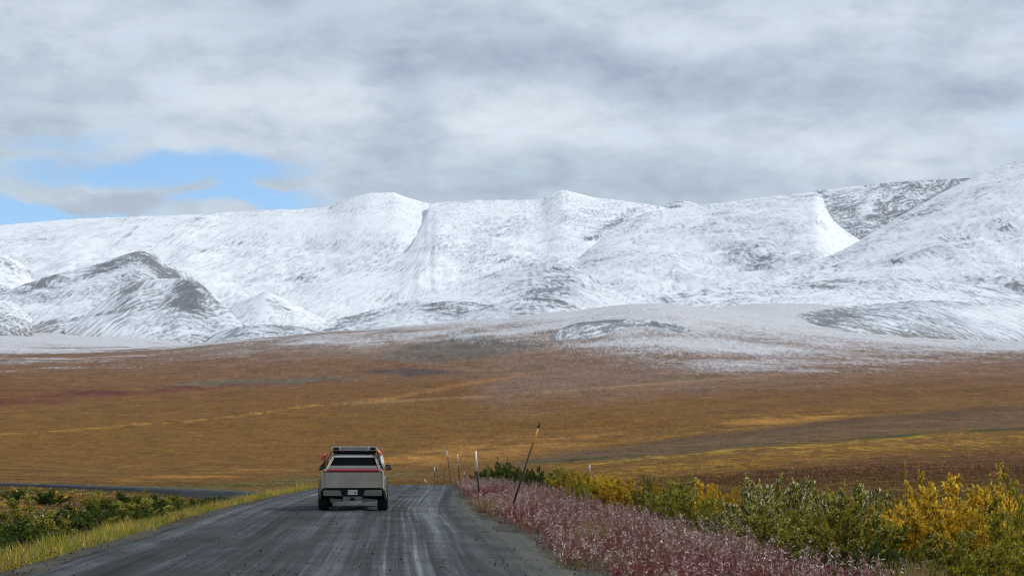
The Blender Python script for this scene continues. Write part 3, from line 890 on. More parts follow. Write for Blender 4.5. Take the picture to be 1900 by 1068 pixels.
def shrub(kd, xpx, ytop, wpx, d, label, group, sink=.06):
    """Bush whose top is seen at photo pixel (xpx, ytop), standing d metres ahead."""
    top = point(xpx, ytop, d)
    gz = float(ground_z(np.array([top[0]]), np.array([top[1]]))[0])
    h = max(.35, float(top[2]) - gz + sink)
    w = wpx / F * d
    c, s = random.choice(KINDS[kd])
    o = empty(NAMES[kd], (float(top[0]), float(top[1]), gz - sink), random.uniform(0, 6.28))
    wide = w * 1.2 if kd in ('spike', 'sparse_yellow') else w * 1.35
    o.scale = (wide, wide, h / (1.0 if kd in ('spike', 'sparse_yellow') else .9))
    tag(o, label, 'bush', group)
    a = bpy.data.objects.new('crown', c); COL.objects.link(a); a.parent = o
    b = bpy.data.objects.new('stem', s); COL.objects.link(b); b.parent = o
    return o


RG = 'willow and birch bushes right of the road'
LG = 'dark bushes along the left road bank'
right_shrubs = [
    ('dark', 938, 853, 50, 96, 'dark green bush farthest along the right verge, above the pink fireweed'),
    ('dark', 903, 868, 34, 100, 'small dark bush just left of the farthest dark verge bush'),
    ('dark', 975, 872, 36, 93, 'low dark green bush crossed by the tall leaning pole'),
    ('dark', 1006, 868, 40, 90, 'dark bush just right of the tall leaning pole'),
    ('lime', 1036, 864, 34, 88, 'narrow yellow green bush between dark bush and golden bush'),
    ('yellow', 1068, 872, 52, 84, 'first golden bush right of the leaning pole'),
    ('yellow', 1112, 880, 44, 80, 'golden bush at the foot of the lone white stake'),
    ('lime', 1086, 884, 40, 79, 'yellow green bush just left of the lone white stake'),
    ('yellow', 1155, 884, 76, 74, 'wide bright yellow bush behind the middle of the fireweed'),
    ('green', 1196, 896, 40, 70, 'slim pale leaved willow beside the wide bright yellow bush'),
    ('yellow', 1240, 888, 50, 76, 'small yellow bush behind the dark green willow clump'),
    ('green', 1232, 908, 66, 62, 'green willow left half of the clump above the crimson fireweed'),
    ('green', 1284, 908, 80, 58, 'dense green willow with yellow bush behind it'),
    ('yellow', 1300, 893, 70, 66, 'yellow bush showing over the dense green willow'),
    ('yellow', 1360, 905, 60, 60, 'golden bush left of the tall spiky willow'),
    ('spike', 1405, 852, 60, 50, 'tall spiky dark willow standing above all other bushes'),
    ('silver', 1395, 905, 95, 47, 'silver leaved willow under the tall spiky stems'),
    ('silver', 1462, 880, 84, 49, 'silver leaved willow just right of the spiky one'),
    ('silver', 1350, 945, 80, 43, 'low silvery willow at the edge of the pink fireweed'),
    ('green', 1440, 955, 110, 40, 'broad mixed green willow in front of the silver ones'),
    ('spike', 1500, 880, 60, 46, 'thin straight willow with pale leaves near the middle of the thicket'),
    ('lime', 1532, 905, 64, 50, 'yellowing bush between two silver willows'),
    ('silver', 1592, 893, 100, 43, 'large silvery green willow left of the big golden bush'),
    ('green', 1600, 945, 130, 37, 'full green willow low in front of the big golden bush'),
    ('green', 1510, 985, 110, 34, 'low leafy willow above the last fireweed'),
    ('yellow', 1650, 915, 80, 45, 'golden bush touching the large silvery willow'),
    ('yellow', 1745, 888, 150, 42, 'biggest golden yellow bush on the right'),
    ('yellow', 1700, 935, 130, 38, 'lower golden bush in front of the biggest one'),
    ('yellow', 1800, 935, 130, 37, 'orange tinged golden bush below the biggest one'),
    ('sparse_yellow', 1722, 868, 70, 52, 'thin yellow sapling bush poking above the biggest golden bush'),
    ('sparse_yellow', 1800, 862, 90, 56, 'thin twiggy yellow bush against the red brown slope'),
    ('sparse_yellow', 1872, 850, 100, 58, 'twiggy yellow bush at the right frame edge, highest of its kind'),
    ('lime', 1868, 930, 90, 40, 'yellow green bush at the right edge beside the golden ones'),
    ('lime', 1885, 955, 110, 33, 'yellowing willow filling the lower right corner'),
    ('green', 1770, 990, 110, 32, 'leafy green willow under the golden bushes'),
    ('lime', 1840, 1000, 110, 31, 'olive coloured bush at the bottom right'),
    ('yellow', 1690, 903, 80, 46, 'golden bush between the silvery willow and the biggest golden one'),
    ('yellow', 1862, 898, 80, 46, 'golden bush behind the yellow green one at the right edge'),
    ('yellow', 1560, 925, 70, 42, 'golden bush in the gap between two silvery willows'),
    ('lime', 1320, 935, 70, 50, 'yellow green bush at the back of the crimson fireweed'),
    ('lime', 1480, 940, 80, 42, 'olive bush in the middle of the willow thicket'),
    ('dark', 1640, 1000, 90, 33, 'dark gap filling bush behind the tall grass tuft'),
]
for a in right_shrubs: shrub(*a, RG)
for i in range(16):       # beyond the right frame edge, thinning away
    x = 1960 + i * 45 + random.uniform(-20, 20)
    shrub(random.choice(['yellow', 'green', 'silver']), x, 900 + random.uniform(-20, 60), 110, random.uniform(36, 52),
          'bush continuing the roadside thicket past the right frame edge', RG)

left_shrubs = [
    ('dark', 8, 965, 90, 44), ('green', 60, 948, 80, 50), ('dark', 112, 956, 80, 54), ('dark', 160, 938, 80, 57), ('dark', 205, 938, 76, 60),
    ('green', 250, 934, 70, 62), ('dark', 296, 928, 64, 66), ('dark', 340, 930, 60, 70), ('dark', 376, 926, 50, 75), ('dark', -50, 970, 100, 42),
    ('dark', 40, 985, 70, 42), ('dark', 90, 975, 76, 47), ('lime', 145, 985, 74, 51), ('green', 225, 965, 64, 56), ('dark', 180, 958, 70, 54), ('dark', 275, 948, 60, 60),
]
ll = ['dark green bush nearest the lower left corner', 'dark bush at the left frame edge, second row',
      ]
left_labels = [
    'big dark bush cut by the left frame edge', 'lighter green bush under the rust red tundra patch', 'dark bush with pale flecks in the thicket under the orange patch',
    'tall dark bush in the middle of the left thicket', 'dark bush just below the small round roadside shrub', 'mid green bush right of the middle of the left thicket',
    'dark bush under the far road bend', 'smaller dark bush near the right end of the left thicket', 'last small dark bush before the left verge narrows',
    'dark bush just outside the left frame edge', 'low dark bush in front at the left frame edge, above the lime grass', 'front row dark bush left of the bright lime grass hump',
    'olive yellow bush behind the bright lime grass hump', 'mid green bush touching the yellow verge grass', 'front row bush between the lime hump and the yellow verge',
    'front row dark bush farthest right beside the yellow verge']
for a, lb in zip(left_shrubs, left_labels): shrub(a[0], a[1], a[2] - 6, a[3] * 1.35, a[4], lb, LG)
for a in [('dark', 226, 914, 52, 120, 'small round green bush beside the far road bank'), ('lime', 180, 917, 40, 118, 'olive bush left of the small round one by the far road'),
          ('lime', 268, 918, 36, 112, 'olive bush right of the small round one by the far road'), ('dark', 30, 907, 36, 170, 'little dark bush below the far road at left'),
          ('dark', 95, 909, 40, 165, 'little dark bush in the green strip below the far road'), ('lime', 330, 918, 40, 100, 'olive bush low beside the far road bend'),
          ('dark', 405, 918, 44, 92, 'small dark bush where the far road meets the verge')]:
    shrub(*a, 'small bushes near the far road')


# ---- fireweed on the right verge
def edge_r(v): return road_c(v) + road_w(v)
def edge_l(v): return road_c(v) - road_w(v)


def scatter_band(n, v0, v1, pw, off0, off1, side):
    v = v0 + (v1 - v0) * RNG.uniform(0, 1, n) ** pw
    o = off0 + (off1 - off0) * RNG.uniform(0, 1, n)
    u = edge_r(v) + o if side > 0 else edge_l(v) - o
    x, y = uv2xy(u, v)
    return u, v, o, x, y, ground_z(x, y)


def build_fireweed():
    n = 15000
    u, v, o, x, y, z = scatter_band(n, 24, 112, 1.25, -.55, 8.2, 1)
    lim = np.interp(v, [24, 30, 45, 65, 110], [3.3, 3.4, 3.9, 5.6, 6.6]) + 2.4 * (fbm(v * .12, v * 0, 3, 201) - .5)
    ragged = (fbm(v * .5, v * 0 + 3, 3, 203) - .5) * 1.6 - .1
    keep = (o < lim) & (o > ragged)
    clump = fbm(x * 1.1, y * 1.1, 3, 205)
    keep &= clump > .36
    u, v, o, x, y, z, clump = [a[keep] for a in (u, v, o, x, y, z, clump)]
    n = len(x)
    h = RNG.uniform(.38, .80, n) * (0.55 + .45 * sstep(0, 1.6, o)) * (.8 + .4 * clump)
    base = np.stack([x, y, z - .03], 1)
    lean = RNG.normal(size=(n, 3)) * .16 + np.array([-.06, 0, 1.0])
    lean = unit(lean)
    tip = base + lean * h[:, None]
    tone = fbm(x * .45, y * .45, 3, 207)                 # crimson clumps among mauve
    tone2 = fbm(x * .6 + 9, y * .6, 3, 209)
    parts = [stems(base, tip, .006, .003, pick([(.20, .075, .07), (.26, .13, .11), (.12, .035, .04)], [3, 2, 2], n))]
    # leaves on the lower two thirds
    for k in range(15):
        q = RNG.uniform(.10, .78, n)[:, None]
        P = base + (tip - base) * q
        D = np.stack([RNG.normal(size=n), RNG.normal(size=n), RNG.uniform(-.1, .9, n)], 1)
        cr = pick([(.24, .020, .030), (.14, .010, .018), (.32, .05, .05)], [3, 2, 2], n)
        mv = pick([(.36, .17, .14), (.26, .095, .085), (.44, .29, .20), (.13, .055, .042), (.16, .13, .045)], [4, 4, 2.5, 3, 1.6], n)
        w = sstep(.53, .66, tone + RNG.uniform(-.12, .12, n))[:, None]
        gr = pick([(.22, .20, .06), (.30, .24, .09), (.13, .13, .04)], [2, 2, 2], n)
        wg = (sstep(.62, .72, tone2) * (1 - sstep(.2, 1.6, o)) * .9)[:, None]
        C = cr * w + mv * (1 - w); C = C * (1 - wg) + gr * wg
        parts.append(leaves(P, D, RNG.uniform(.05, .11, n) * (1.1 - .3 * q[:, 0]), RNG.uniform(.012, .022, n), C))
    # feathery seed heads on the upper part
    fl = RNG.uniform(0, 1, n) < (.74 - .55 * sstep(.48, .62, tone))
    b2, t2 = base[fl], tip[fl]; nf = len(b2)
    for k in range(13):
        q = RNG.uniform(.58, 1.06, nf)[:, None]
        P = b2 + (t2 - b2) * q
        D = np.stack([RNG.normal(size=nf), RNG.normal(size=nf), RNG.uniform(.2, 1.2, nf)], 1)
        C = pick([(.60, .43, .38), (.44, .27, .24), (.85, .77, .70), (.26, .11, .10)], [3.2, 4, 2.6, 3.5], nf)
        parts.append(leaves(P, D, RNG.uniform(.035, .085, nf), RNG.uniform(.010, .022, nf), C))
    V, Q, C = join(parts)
    return np_mesh('fireweed', V, Q, C)


tag(link('fireweed', build_fireweed(), M_FIRE), 'mauve and crimson fireweed gone to seed along the right verge', 'fireweed', kind='stuff')


def build_blades(n, v0, v1, off0, off1, side, pal, hmin, hmax, pw=1.2, w=.012, per=5, keepf=None, lean=.35):
    u, v, o, x, y, z = scatter_band(n, v0, v1, pw, off0, off1, side)
    if keepf is not None:
        k = keepf(u, v, o, x, y)
        u, v, o, x, y, z = [a[k] for a in (u, v, o, x, y, z)]
    n = len(x)
    parts = []
    tone = fbm(x * .35, y * .35, 3, 301)
    pal_a, pal_b, hump = pal
    for k in range(per):
        P = np.stack([x + RNG.normal(size=n) * .06, y + RNG.normal(size=n) * .06, z - .03], 1)
        h = RNG.uniform(hmin, hmax, n) * (.55 + .45 * sstep(0, .8, o)) * (.35 + 1.35 * fbm(x * .8, y * .8, 3, 305))
        D = np.stack([RNG.normal(size=n) * lean, RNG.normal(size=n) * lean, np.ones(n)], 1)
        wt = sstep(.48, .64, tone + hump * sstep(.8, 2.2, o) + RNG.uniform(-.1, .1, n))[:, None]
        C = pick(*pal_a, n) * (1 - wt) + pick(*pal_b, n) * wt
        parts.append(leaves(P, D, h, np.full(n, w), C))
    return np_mesh('grass', *join(parts))


YG = ([(.48, .34, .035), (.60, .42, .05), (.36, .27, .035), (.44, .33, .16), (.26, .17, .08)], [4, 3, 3, 2, 1.5])
LGR = ([(.23, .245, .022), (.31, .30, .03), (.16, .19, .02), (.42, .36, .04)], [4, 3, 3, 1])
tag(link('roadside_grass', build_blades(17000, 24, 100, -.25, 5.4, -1, (YG, LGR, .10), .20, .52, 1.25, .016, 6,
         lambda u, v, o, x, y: (o > (fbm(v * .5, v * 0 + 8, 3, 311) - .45) * 1.8) & (RNG.uniform(0, 1, len(o)) < .25 + .75 * sstep(.1, 1.1, o))), M_GRASS),
    'yellow and lime grass on the bank left of the road', 'grass', kind='stuff')
BR = ([(.16, .12, .04), (.10, .085, .025), (.26, .2, .08)], [3, 3, 2])
tag(link('undergrowth', build_blades(9000, 24, 100, 2.5, 16, 1, (BR, LGR, .0), .2, .5, 1.2, .016, 5), M_GRASS),
    'low brown and green undergrowth below the right hand bushes', 'undergrowth', kind='stuff')


def grass_tuft(xpx, ybase, d, hgt, wid, pal, label, n=420):
    b = point(xpx, ybase, d)
    x, y = float(b[0]), float(b[1])
    gz = float(ground_z(np.array([x]), np.array([y]))[0])
    a = RNG.uniform(0, 2 * math.pi, n); r = np.sqrt(RNG.uniform(0, 1, n)) * wid * .3
    P = np.stack([np.cos(a) * r, np.sin(a) * r, np.full(n, -.03)], 1)
    D = np.stack([np.cos(a) * r / wid * 1.5 + RNG.normal(size=n) * .16, np.sin(a) * r / wid * 1.5 + RNG.normal(size=n) * .16, np.ones(n)], 1)
    L = RNG.uniform(.55, 1.0, n) * hgt
    parts = [leaves(P, D, L, np.full(n, .012), pick(*pal, n))]
    hd = RNG.choice(n, n // 3, replace=False)
    for k in range(4):
        tip = P[hd] + unit(D[hd]) * (L[hd] * RNG.uniform(.7, 1.0, len(hd)))[:, None]
        parts.append(leaves(tip, D[hd] + RNG.normal(size=(len(hd), 3)) * .3, .07, .014, pick([(.34, .24, .13), (.25, .15, .08)], [1, 1], len(hd))))
    o = link('grass_tuft', np_mesh('grass_tuft', *join(parts)), M_GRASS)
    o.location = (x, y, gz)
    tag(o, label, 'grass tuft', 'tall grass tufts in the right verge')


TAN = ([(.36, .28, .12), (.44, .35, .16), (.28, .21, .08)], [3, 2, 2])
OLV = ([(.32, .27, .05), (.40, .31, .10), (.24, .21, .04)], [3, 2, 2])
grass_tuft(1103, 1002, 40, .62, .75, TAN, 'pale straw coloured grass tuft among the pink fireweed')
grass_tuft(1690, 1085, 28.5, .85, .8, OLV, 'feathery olive grass tuft near the bottom edge at right', 620)
grass_tuft(905, 925, 62, .45, 1.0, TAN, 'dry tan tuft at the gravel edge left of the leaning pole')


def build_tundra_cover():
    n = 120000
    px = RNG.uniform(-80, 1980, n)
    r = np.exp(RNG.uniform(math.log(75), math.log(1700), n))
    az = np.arctan((px - W / 2) / F)
    x, y = r * np.sin(az), r * np.cos(az)
    u, v = xy2uv(x, y)
    ok = (u > road_c(v) + road_w(v) + 9) | (u < road_c(v) - road_w(v) - 8) | (v > 125)
    q = np.full(n, 1e9)
    for a, b in zip(_fpu[::3], _fpv[::3]): q = np.minimum(q, (u - a) ** 2 + (v - b) ** 2)
    ok &= q > 10.0 ** 2
    ok &= RNG.uniform(0, 1, n) < (1 - sstep(900, 1700, r)) * (.35 + .9 * fbm(x * .03, y * .012, 4, 403))
    x, y, r = x[ok], y[ok], r[ok]
    z = ground_z(x, y)
    n = len(x)
    C0 = tundra_colour(x, y, z)[:, :3]
    qx, qy = project(x, y, z)
    parts = []
    big = np.clip(r / 220, .5, 2.6)
    vis = fbm(x * .05, y * .05, 4, 401)
    hh = RNG.uniform(.08, .30, n) * (.6 + .8 * vis) * np.clip(big, .6, 1.3) * (1 - .35 * sstep(200, 500, r))
    accent = RNG.uniform(0, 1, n)
    A = np.where((accent < .06)[:, None], C0 * 1.5 + np.array([.05, .03, 0]), np.where((accent > .92)[:, None], C0 * .8 + np.array([0, .008, 0]), C0 * 1.18))
    gold = poly_mask(qx, qy, [(1060, 880), (1400, 856), (1650, 836), (2000, 818)], [8, 16, 18, 18], 1.3, 17) * sstep(.42, .58, fbm(x * .06, y * .03, 4, 405))
    gold = np.maximum(gold, .5 * poly_mask(qx, qy, [(700, 862), (850, 845), (1100, 820)], 14, 1.3, 12))
    gold = np.maximum(gold, .35 * sstep(300, 60, qx) * sstep(895, 915, qy))
    isg = RNG.uniform(0, 1, n) < gold * .34
    A = np.where(isg[:, None], pick([(.56, .33, .03), (.46, .23, .025), (.30, .22, .03)], [3, 3, 1], n), A)
    hh = hh * np.where(isg, 1.5, 1)
    for k in range(5):
        P = np.stack([x + RNG.normal(size=n) * .16 * big, y + RNG.normal(size=n) * .16 * big, z - .04], 1)
        D = np.stack([RNG.normal(size=n) * .7, RNG.normal(size=n) * .7, np.ones(n)], 1)
        parts.append(leaves(P, D, hh, hh * .6 * np.maximum(1, big * .6), A * (1 + RNG.uniform(-.25, .25, (n, 1)))))
    return np_mesh('tundra_plants', *join(parts))


tag(link('tundra_plants', build_tundra_cover(), M_GRASS), 'low rust and gold tundra plants covering the near plain', 'tundra plants', kind='stuff')


def build_gravel():
    n = 4200
    v = 26 + 75 * RNG.uniform(0, 1, n) ** 1.6
    w = road_w(v) + .5
    lt = RNG.uniform(-1, 1, n)
    lt = np.where(RNG.uniform(0, 1, n) < .35, np.sign(lt) * (1 - .18 * np.abs(RNG.normal(size=n))), lt)
    u = road_c(v) + lt * w
    x, y = uv2xy(u, v)
    z = road_z(v) - .012 * np.abs(lt * w)
    s = (RNG.uniform(.006, .012, n) * RNG.choice([1, 1, 1, 1.5, 2], n))[:, None]
    o = np.array([[1, 0, 0], [0, 1, 0], [-1, 0, 0], [0, -1, 0], [0, 0, .8], [0, 0, -.8]], float)
    V = np.stack([x, y, z], 1)[:, None] + o[None] * s[:, :, None] * RNG.uniform(.6, 1.3, (n, 6, 1))
    f = np.array([[0, 1, 4], [1, 2, 4], [2, 3, 4], [3, 0, 4], [1, 0, 5], [2, 1, 5], [3, 2, 5], [0, 3, 5]])
    Q = (np.arange(n)[:, None, None] * 6 + f[None]).reshape(-1, 3)
    C = pick([(.02, .02, .022), (.05, .05, .055), (.16, .16, .16)], [5, 3, 1], n)
    return np_mesh('gravel', V.reshape(-1, 3), Q, np.repeat(C, 6, 0))


def mat_attr(name, rough=.9):
    m, nb, b = new_mat(name)
    nb.put(b.inputs['Base Color'], nb.attr('Col').outputs['Color'])
    b.inputs['Roughness'].default_value = rough; b.inputs['Specular IOR Level'].default_value = .15
    return m


tag(link('gravel', build_gravel(), mat_attr('loose_stones')), 'loose dark stones scattered over the road', 'gravel', kind='stuff')


# ------------------------------------------------------------------ snow poles
M_PDARK = mat_simple('pole_dark', (.028, .018, .016), .7, var=.4, scale=3)
M_PORANGE = mat_simple('pole_orange', (.62, .27, .035), .6, var=.2, scale=3)
M_PWHITE = mat_simple('pole_white', (.78, .77, .72), .6, var=.15, scale=3)
M_PTAN = mat_simple('pole_tan', (.34, .24, .15), .7, var=.2, scale=3)


def tube(name, p0, p1, r, mat, parent, seg=10, r1=None):
    p0 = np.array(p0, float); p1 = np.array(p1, float)
    d = unit(p1 - p0); s = unit(np.cross(d, np.array([.2, .9, .1]))); t = np.cross(d, s)
    r1 = r if r1 is None else r1
    vs = []
    for (p, rr) in ((p0, r), (p1, r1)):
        for k in range(seg):
            a = 2 * math.pi * k / seg
            vs.append(p + (s * math.cos(a) + t * math.sin(a)) * rr)
    fs = [(k, (k + 1) % seg, seg + (k + 1) % seg, seg + k) for k in range(seg)]
    fs += [tuple(range(seg - 1, -1, -1)), tuple(range(seg, 2 * seg))]
    me = bpy.data.meshes.new(name); me.from_pydata([tuple(v) for v in vs], [], fs); me.update()
    for p in me.polygons[:seg]: p.use_smooth = True
    return link(name, me, mat, parent)


def snow_pole(top, bot, d, sections, r, label, ybase_extra=0.0):
    """Pole seen between photo pixels top and bot at distance d; sections = [(from fraction, to fraction, material, part name)] from the top."""
    P1 = point(*top, d); P0 = point(*bot, d)
    gz = float(ground_z(np.array([P0[0]]), np.array([P0[1]]))[0])
    dirv = (P1 - P0)
    if P0[2] > gz - .1:                                    # carry the shaft on into the soil
        P0b = P0 - dirv * ((P0[2] - gz + .1) / dirv[2])
    else:
        P0b = P0
    o = empty('snow_pole', tuple(P0b))
    tag(o, label, 'pole', 'snow poles along the right road edge')
    for a, b, m, nm in sections:
        q1 = P1 - dirv * a - P0b
        q0 = (P1 - dirv * b - P0b) if b < 1 else np.zeros(3)
        tube(nm, q0, q1, r, m, o)
    return o


snow_pole((1001.5, 784), (950.5, 940), 62, [(0, .065, M_PDARK, 'tip'), (.065, .305, M_PORANGE, 'reflective_band'), (.305, 1, M_PDARK, 'shaft')], .032, 'tall dark leaning pole with an orange band near its top')
snow_pole((882.5, 836), (887, 892), 80, [(0, .66, M_PWHITE, 'reflective_band'), (.66, 1, M_PDARK, 'shaft')], .036, 'upright pole with long bright white upper half behind the fireweed')
snow_pole((849, 841), (851, 874), 106, [(0, .50, M_PWHITE, 'reflective_band'), (.50, .57, M_PDARK, 'gap'), (.57, .63, M_PWHITE, 'reflective_band'), (.63, 1, M_PDARK, 'shaft')], .026, 'short white topped pole left of the brightest white one')
snow_pole((828.3, 832), (835.5, 884), 130, [(0, .04, M_PDARK, 'tip'), (.04, .32, M_PWHITE, 'reflective_band'), (.32, 1, M_PDARK, 'shaft')], .026, 'slightly leaning brown pole with pale tip, highest of the far group')
snow_pole((827, 853), (824.5, 884), 138, [(0, .55, M_PTAN, 'reflective_band'), (.55, 1, M_PDARK, 'shaft')], .026, 'faded tan topped pole under the leaning brown one')
snow_pole((806.2, 866), (806.8, 894), 165, [(0, .36, M_PWHITE, 'reflective_band'), (.36, 1, M_PDARK, 'shaft')], .03, 'thin white topped pole near the crest, left of its brown neighbour')
snow_pole((810, 861), (811.5, 894), 172, [(0, .3, M_PTAN, 'reflective_band'), (.3, 1, M_PDARK, 'shaft')], .03, 'plain brown pole close beside the thin white topped one')
snow_pole((788, 888), (792, 899), 235, [(0, .85, M_PWHITE, 'reflective_band'), (.85, 1, M_PDARK, 'shaft')], .045, 'leftmost pale pole tip showing just above the crest')
snow_pole((794, 890.5), (794.2, 899), 245, [(0, .8, M_PTAN, 'reflective_band'), (.8, 1, M_PDARK, 'shaft')], .04, 'dull pole tip just right of the leftmost one at the crest')
snow_pole((861, 875), (862.5, 886), 118, [(0, .4, M_PWHITE, 'reflective_band'), (.4, 1, M_PDARK, 'shaft')], .024, 'low pale stake tip peeping over the fireweed')
snow_pole((1094, 862), (1095, 900), 86, [(0, .30, M_PWHITE, 'reflective_band'), (.30, .36, M_PTAN, 'gap'), (.36, .5, M_PWHITE, 'reflective_band'), (.5, 1, M_PDARK, 'shaft')], .03, 'lone white stake among the golden bushes')


# ------------------------------------------------------------------ pickup truck
M_STEEL = mat_simple('dusty_steel', (.33, .298, .24), .5, .25, .5, .28, 1.6)
M_STEEL2 = mat_simple('dusty_bumper', (.15, .143, .125), .6, .1, .4, .2, 3)
M_BLACK = mat_simple('black_plastic', (.014, .014, .014), .8, spec=.12, var=.3)
M_RUBBER = mat_simple('tyre_rubber', (.016, .016, .016), .85, var=.3)
M_DUST = mat_simple('dusty_cover', (.11, .105, .095), .6, var=.25, scale=4)
M_SHADE = mat_simple('shade_black', (.006, .006, .006), .9, spec=0.0)
M_SKY_SHEEN = mat_simple('sky_sheen_paint', (.52, .53, .54), .35, .3, var=.15, scale=3)
M_GLASS = mat_simple('dark_glass', (.01, .011, .012), .25, spec=.6, var=.05)
M_RED = mat_simple('red_lens', (.55, .03, .05), .25, coat=.3, var=.1)
M_PINK = mat_simple('end_lens', (.55, .36, .30), .3, var=.1)
M_BOARD_RED = mat_simple('red_board', (.50, .055, .045), .5, var=.2)
M_BOARD_ORANGE = mat_simple('orange_board', (.75, .24, .16), .5, var=.2)
M_ALU = mat_simple('aluminium', (.62, .61, .58), .4, .5, var=.1)
M_PLATE = mat_simple('number_plate', (.46, .47, .44), .5, var=.15, scale=30)
M_RIM = mat_simple('wheel_rim', (.10, .10, .10), .5, .6, var=.1)

TU, TV = -1.27, 62.0
tx, ty = uv2xy(TU, TV)
TRUCK = empty('pickup_truck', (float(tx), float(ty), float(road_z(TV)) - .03), PHI)
tag(TRUCK, 'dusty grey angular pickup truck with roof rack driving away on the gravel road', 'pickup truck')


def poly(name, verts, faces, mat, parent=TRUCK, bevel=0.0, smooth=False):
    me = bpy.data.meshes.new(name); me.from_pydata(verts, [], faces); me.update()
    o = link(name, me, mat, parent)
    import bmesh
    bm = bmesh.new(); bm.from_mesh(me); bmesh.ops.recalc_face_normals(bm, faces=bm.faces[:])
    if bevel > 0:
        bmesh.ops.bevel(bm, geom=bm.edges[:], offset=bevel, segments=2, affect='EDGES', profile=.6)
    bm.to_mesh(me); bm.free()
    if smooth:
        for p in me.polygons: p.use_smooth = True
    return o


def hexa(name, a, b, mat, parent=TRUCK, bevel=0.012):
    """Eight-cornered block: a = four bottom corners, b = four top corners, both counter-clockwise."""
    vs = [tuple(p) for p in a] + [tuple(p) for p in b]
    fs = [(3, 2, 1, 0), (4, 5, 6, 7), (0, 1, 5, 4), (1, 2, 6, 5), (2, 3, 7, 6), (3, 0, 4, 7)]
    return poly(name, vs, fs, mat, parent, bevel)


def box(name, x0, x1, y0, y1, z0, z1, mat, parent=TRUCK, bevel=0.012):
    return hexa(name, [(x0, y0, z0), (x1, y0, z0), (x1, y1, z0), (x0, y1, z0)], [(x0, y0, z1), (x1, y0, z1), (x1, y1, z1), (x0, y1, z1)], mat, parent, bevel)


def extrude_profile(name, prof, hw, mat, parent=TRUCK, bevel=0.0):
    """Side profile [(y, z)] extruded across the vehicle, half-width hw(y, z)."""
    n = len(prof)
    vs = [(-hw(y, z), y, z) for y, z in prof] + [(hw(y, z), y, z) for y, z in prof]
    fs = [tuple(range(n)), tuple(range(2 * n - 1, n - 1, -1))]
    fs += [(i, (i + 1) % n, n + (i + 1) % n, n + i) for i in range(n)]
    return poly(name, vs, fs, mat, parent, bevel)


def hwid(y, z):
    w = np.interp(y, [0, .5, 1.2, 4.6, 5.3, 5.7], [.93, .985, 1.0, 1.0, .97, .86])
    return float(w - .05 * max(0, (z - 1.08)) / .15 - .05 * max(0, .75 - z) / .25)


prof = [(.04, .70), (.36, .70), (.50, 1.00), (1.36, 1.00), (1.58, .52), (3.96, .52), (4.14, 1.00), (4.98, 1.00), (5.18, .58), (5.56, .58), (5.68, .80), (5.62, 1.02), (4.4, 1.14), (.04, 1.225)]
extrude_profile('body', prof, hwid, M_STEEL)
# upper body: sails, roof and windscreen
RP, RH = 3.05, 1.83
cab = [(-.88, .06, 1.222), (.88, .06, 1.222), (-.66, RP - .25, RH - .03), (.66, RP - .25, RH - .03), (-.64, RP + .2, RH), (.64, RP + .2, RH), (-.86, 5.35, 1.06), (.86, 5.35, 1.06)]
for s, nm in ((-1, 'l'), (1, 'r')):
    i0, i1 = (0, 1) if s < 0 else (1, 0)
    xb, xt, xr, xf = s * .88, s * .66, s * .64, s * .86
    t = s * -.07
    vs = [(xb, .06, 1.215), (xt, RP - .25, RH - .03), (xr, RP + .2, RH), (xf, 5.35, 1.055), (xb + s * .06, 3.0, 1.165)]
    vi = [(x + t, y, z - .01) for x, y, z in vs]
    n = len(vs)
    fs = [tuple(range(n)), tuple(range(2 * n - 1, n - 1, -1))] + [(i, (i + 1) % n, n + (i + 1) % n, n + i) for i in range(n)]
    poly('side_pillar', vs + vi, fs, M_STEEL)
    # side window let into the pillar
    vw = [(xb + s * .052 - s * .005, 1.9, 1.26), (xt + s * .085, RP - .2, RH - .10), (xr + s * .062, RP + .3, RH - .11), (xf + s * .02, 4.6, 1.22)]
    vw2 = [(x - s * .03, y, z) for x, y, z in vw]
    poly('side_window', vw + vw2, [(0, 1, 2, 3), (7, 6, 5, 4), (0, 1, 5, 4), (1, 2, 6, 5), (2, 3, 7, 6), (3, 0, 4, 7)], M_GLASS)
hexa('roof', [(-.66, RP - .3, RH - .06), (.66, RP - .3, RH - .06), (.64, RP + .25, RH - .05), (-.64, RP + .25, RH - .05)],
     [(-.655, RP - .3, RH - .015), (.655, RP - .3, RH - .015), (.635, RP + .25, RH + .01), (-.635, RP + .25, RH + .01)], M_STEEL, bevel=.008)
hexa('windscreen', [(-.62, RP + .25, RH - .06), (.62, RP + .25, RH - .06), (.80, 5.3, 1.03), (-.80, 5.3, 1.03)],
     [(-.62, RP + .25, RH - .005), (.62, RP + .25, RH - .005), (.80, 5.3, 1.065), (-.80, 5.3, 1.065)], M_GLASS, bevel=0)


def slope(y, off=0): return 1.222 + (RH - .03 - 1.222) * (y - .06) / (RP - .31) + off


def slab(name, y0, y1, off, th, inset, mat, parent=TRUCK, bev=.004):
    w = lambda y: .88 - .22 * (y - .06) / (RP - .31) - inset
    return hexa(name, [(-w(y0), y0, slope(y0, off - th)), (w(y0), y0, slope(y0, off - th)), (w(y1), y1, slope(y1, off - th)), (-w(y1), y1, slope(y1, off - th))],
                [(-w(y0), y0, slope(y0, off)), (w(y0), y0, slope(y0, off)), (w(y1), y1, slope(y1, off)), (-w(y1), y1, slope(y1, off))], mat, parent, bev)


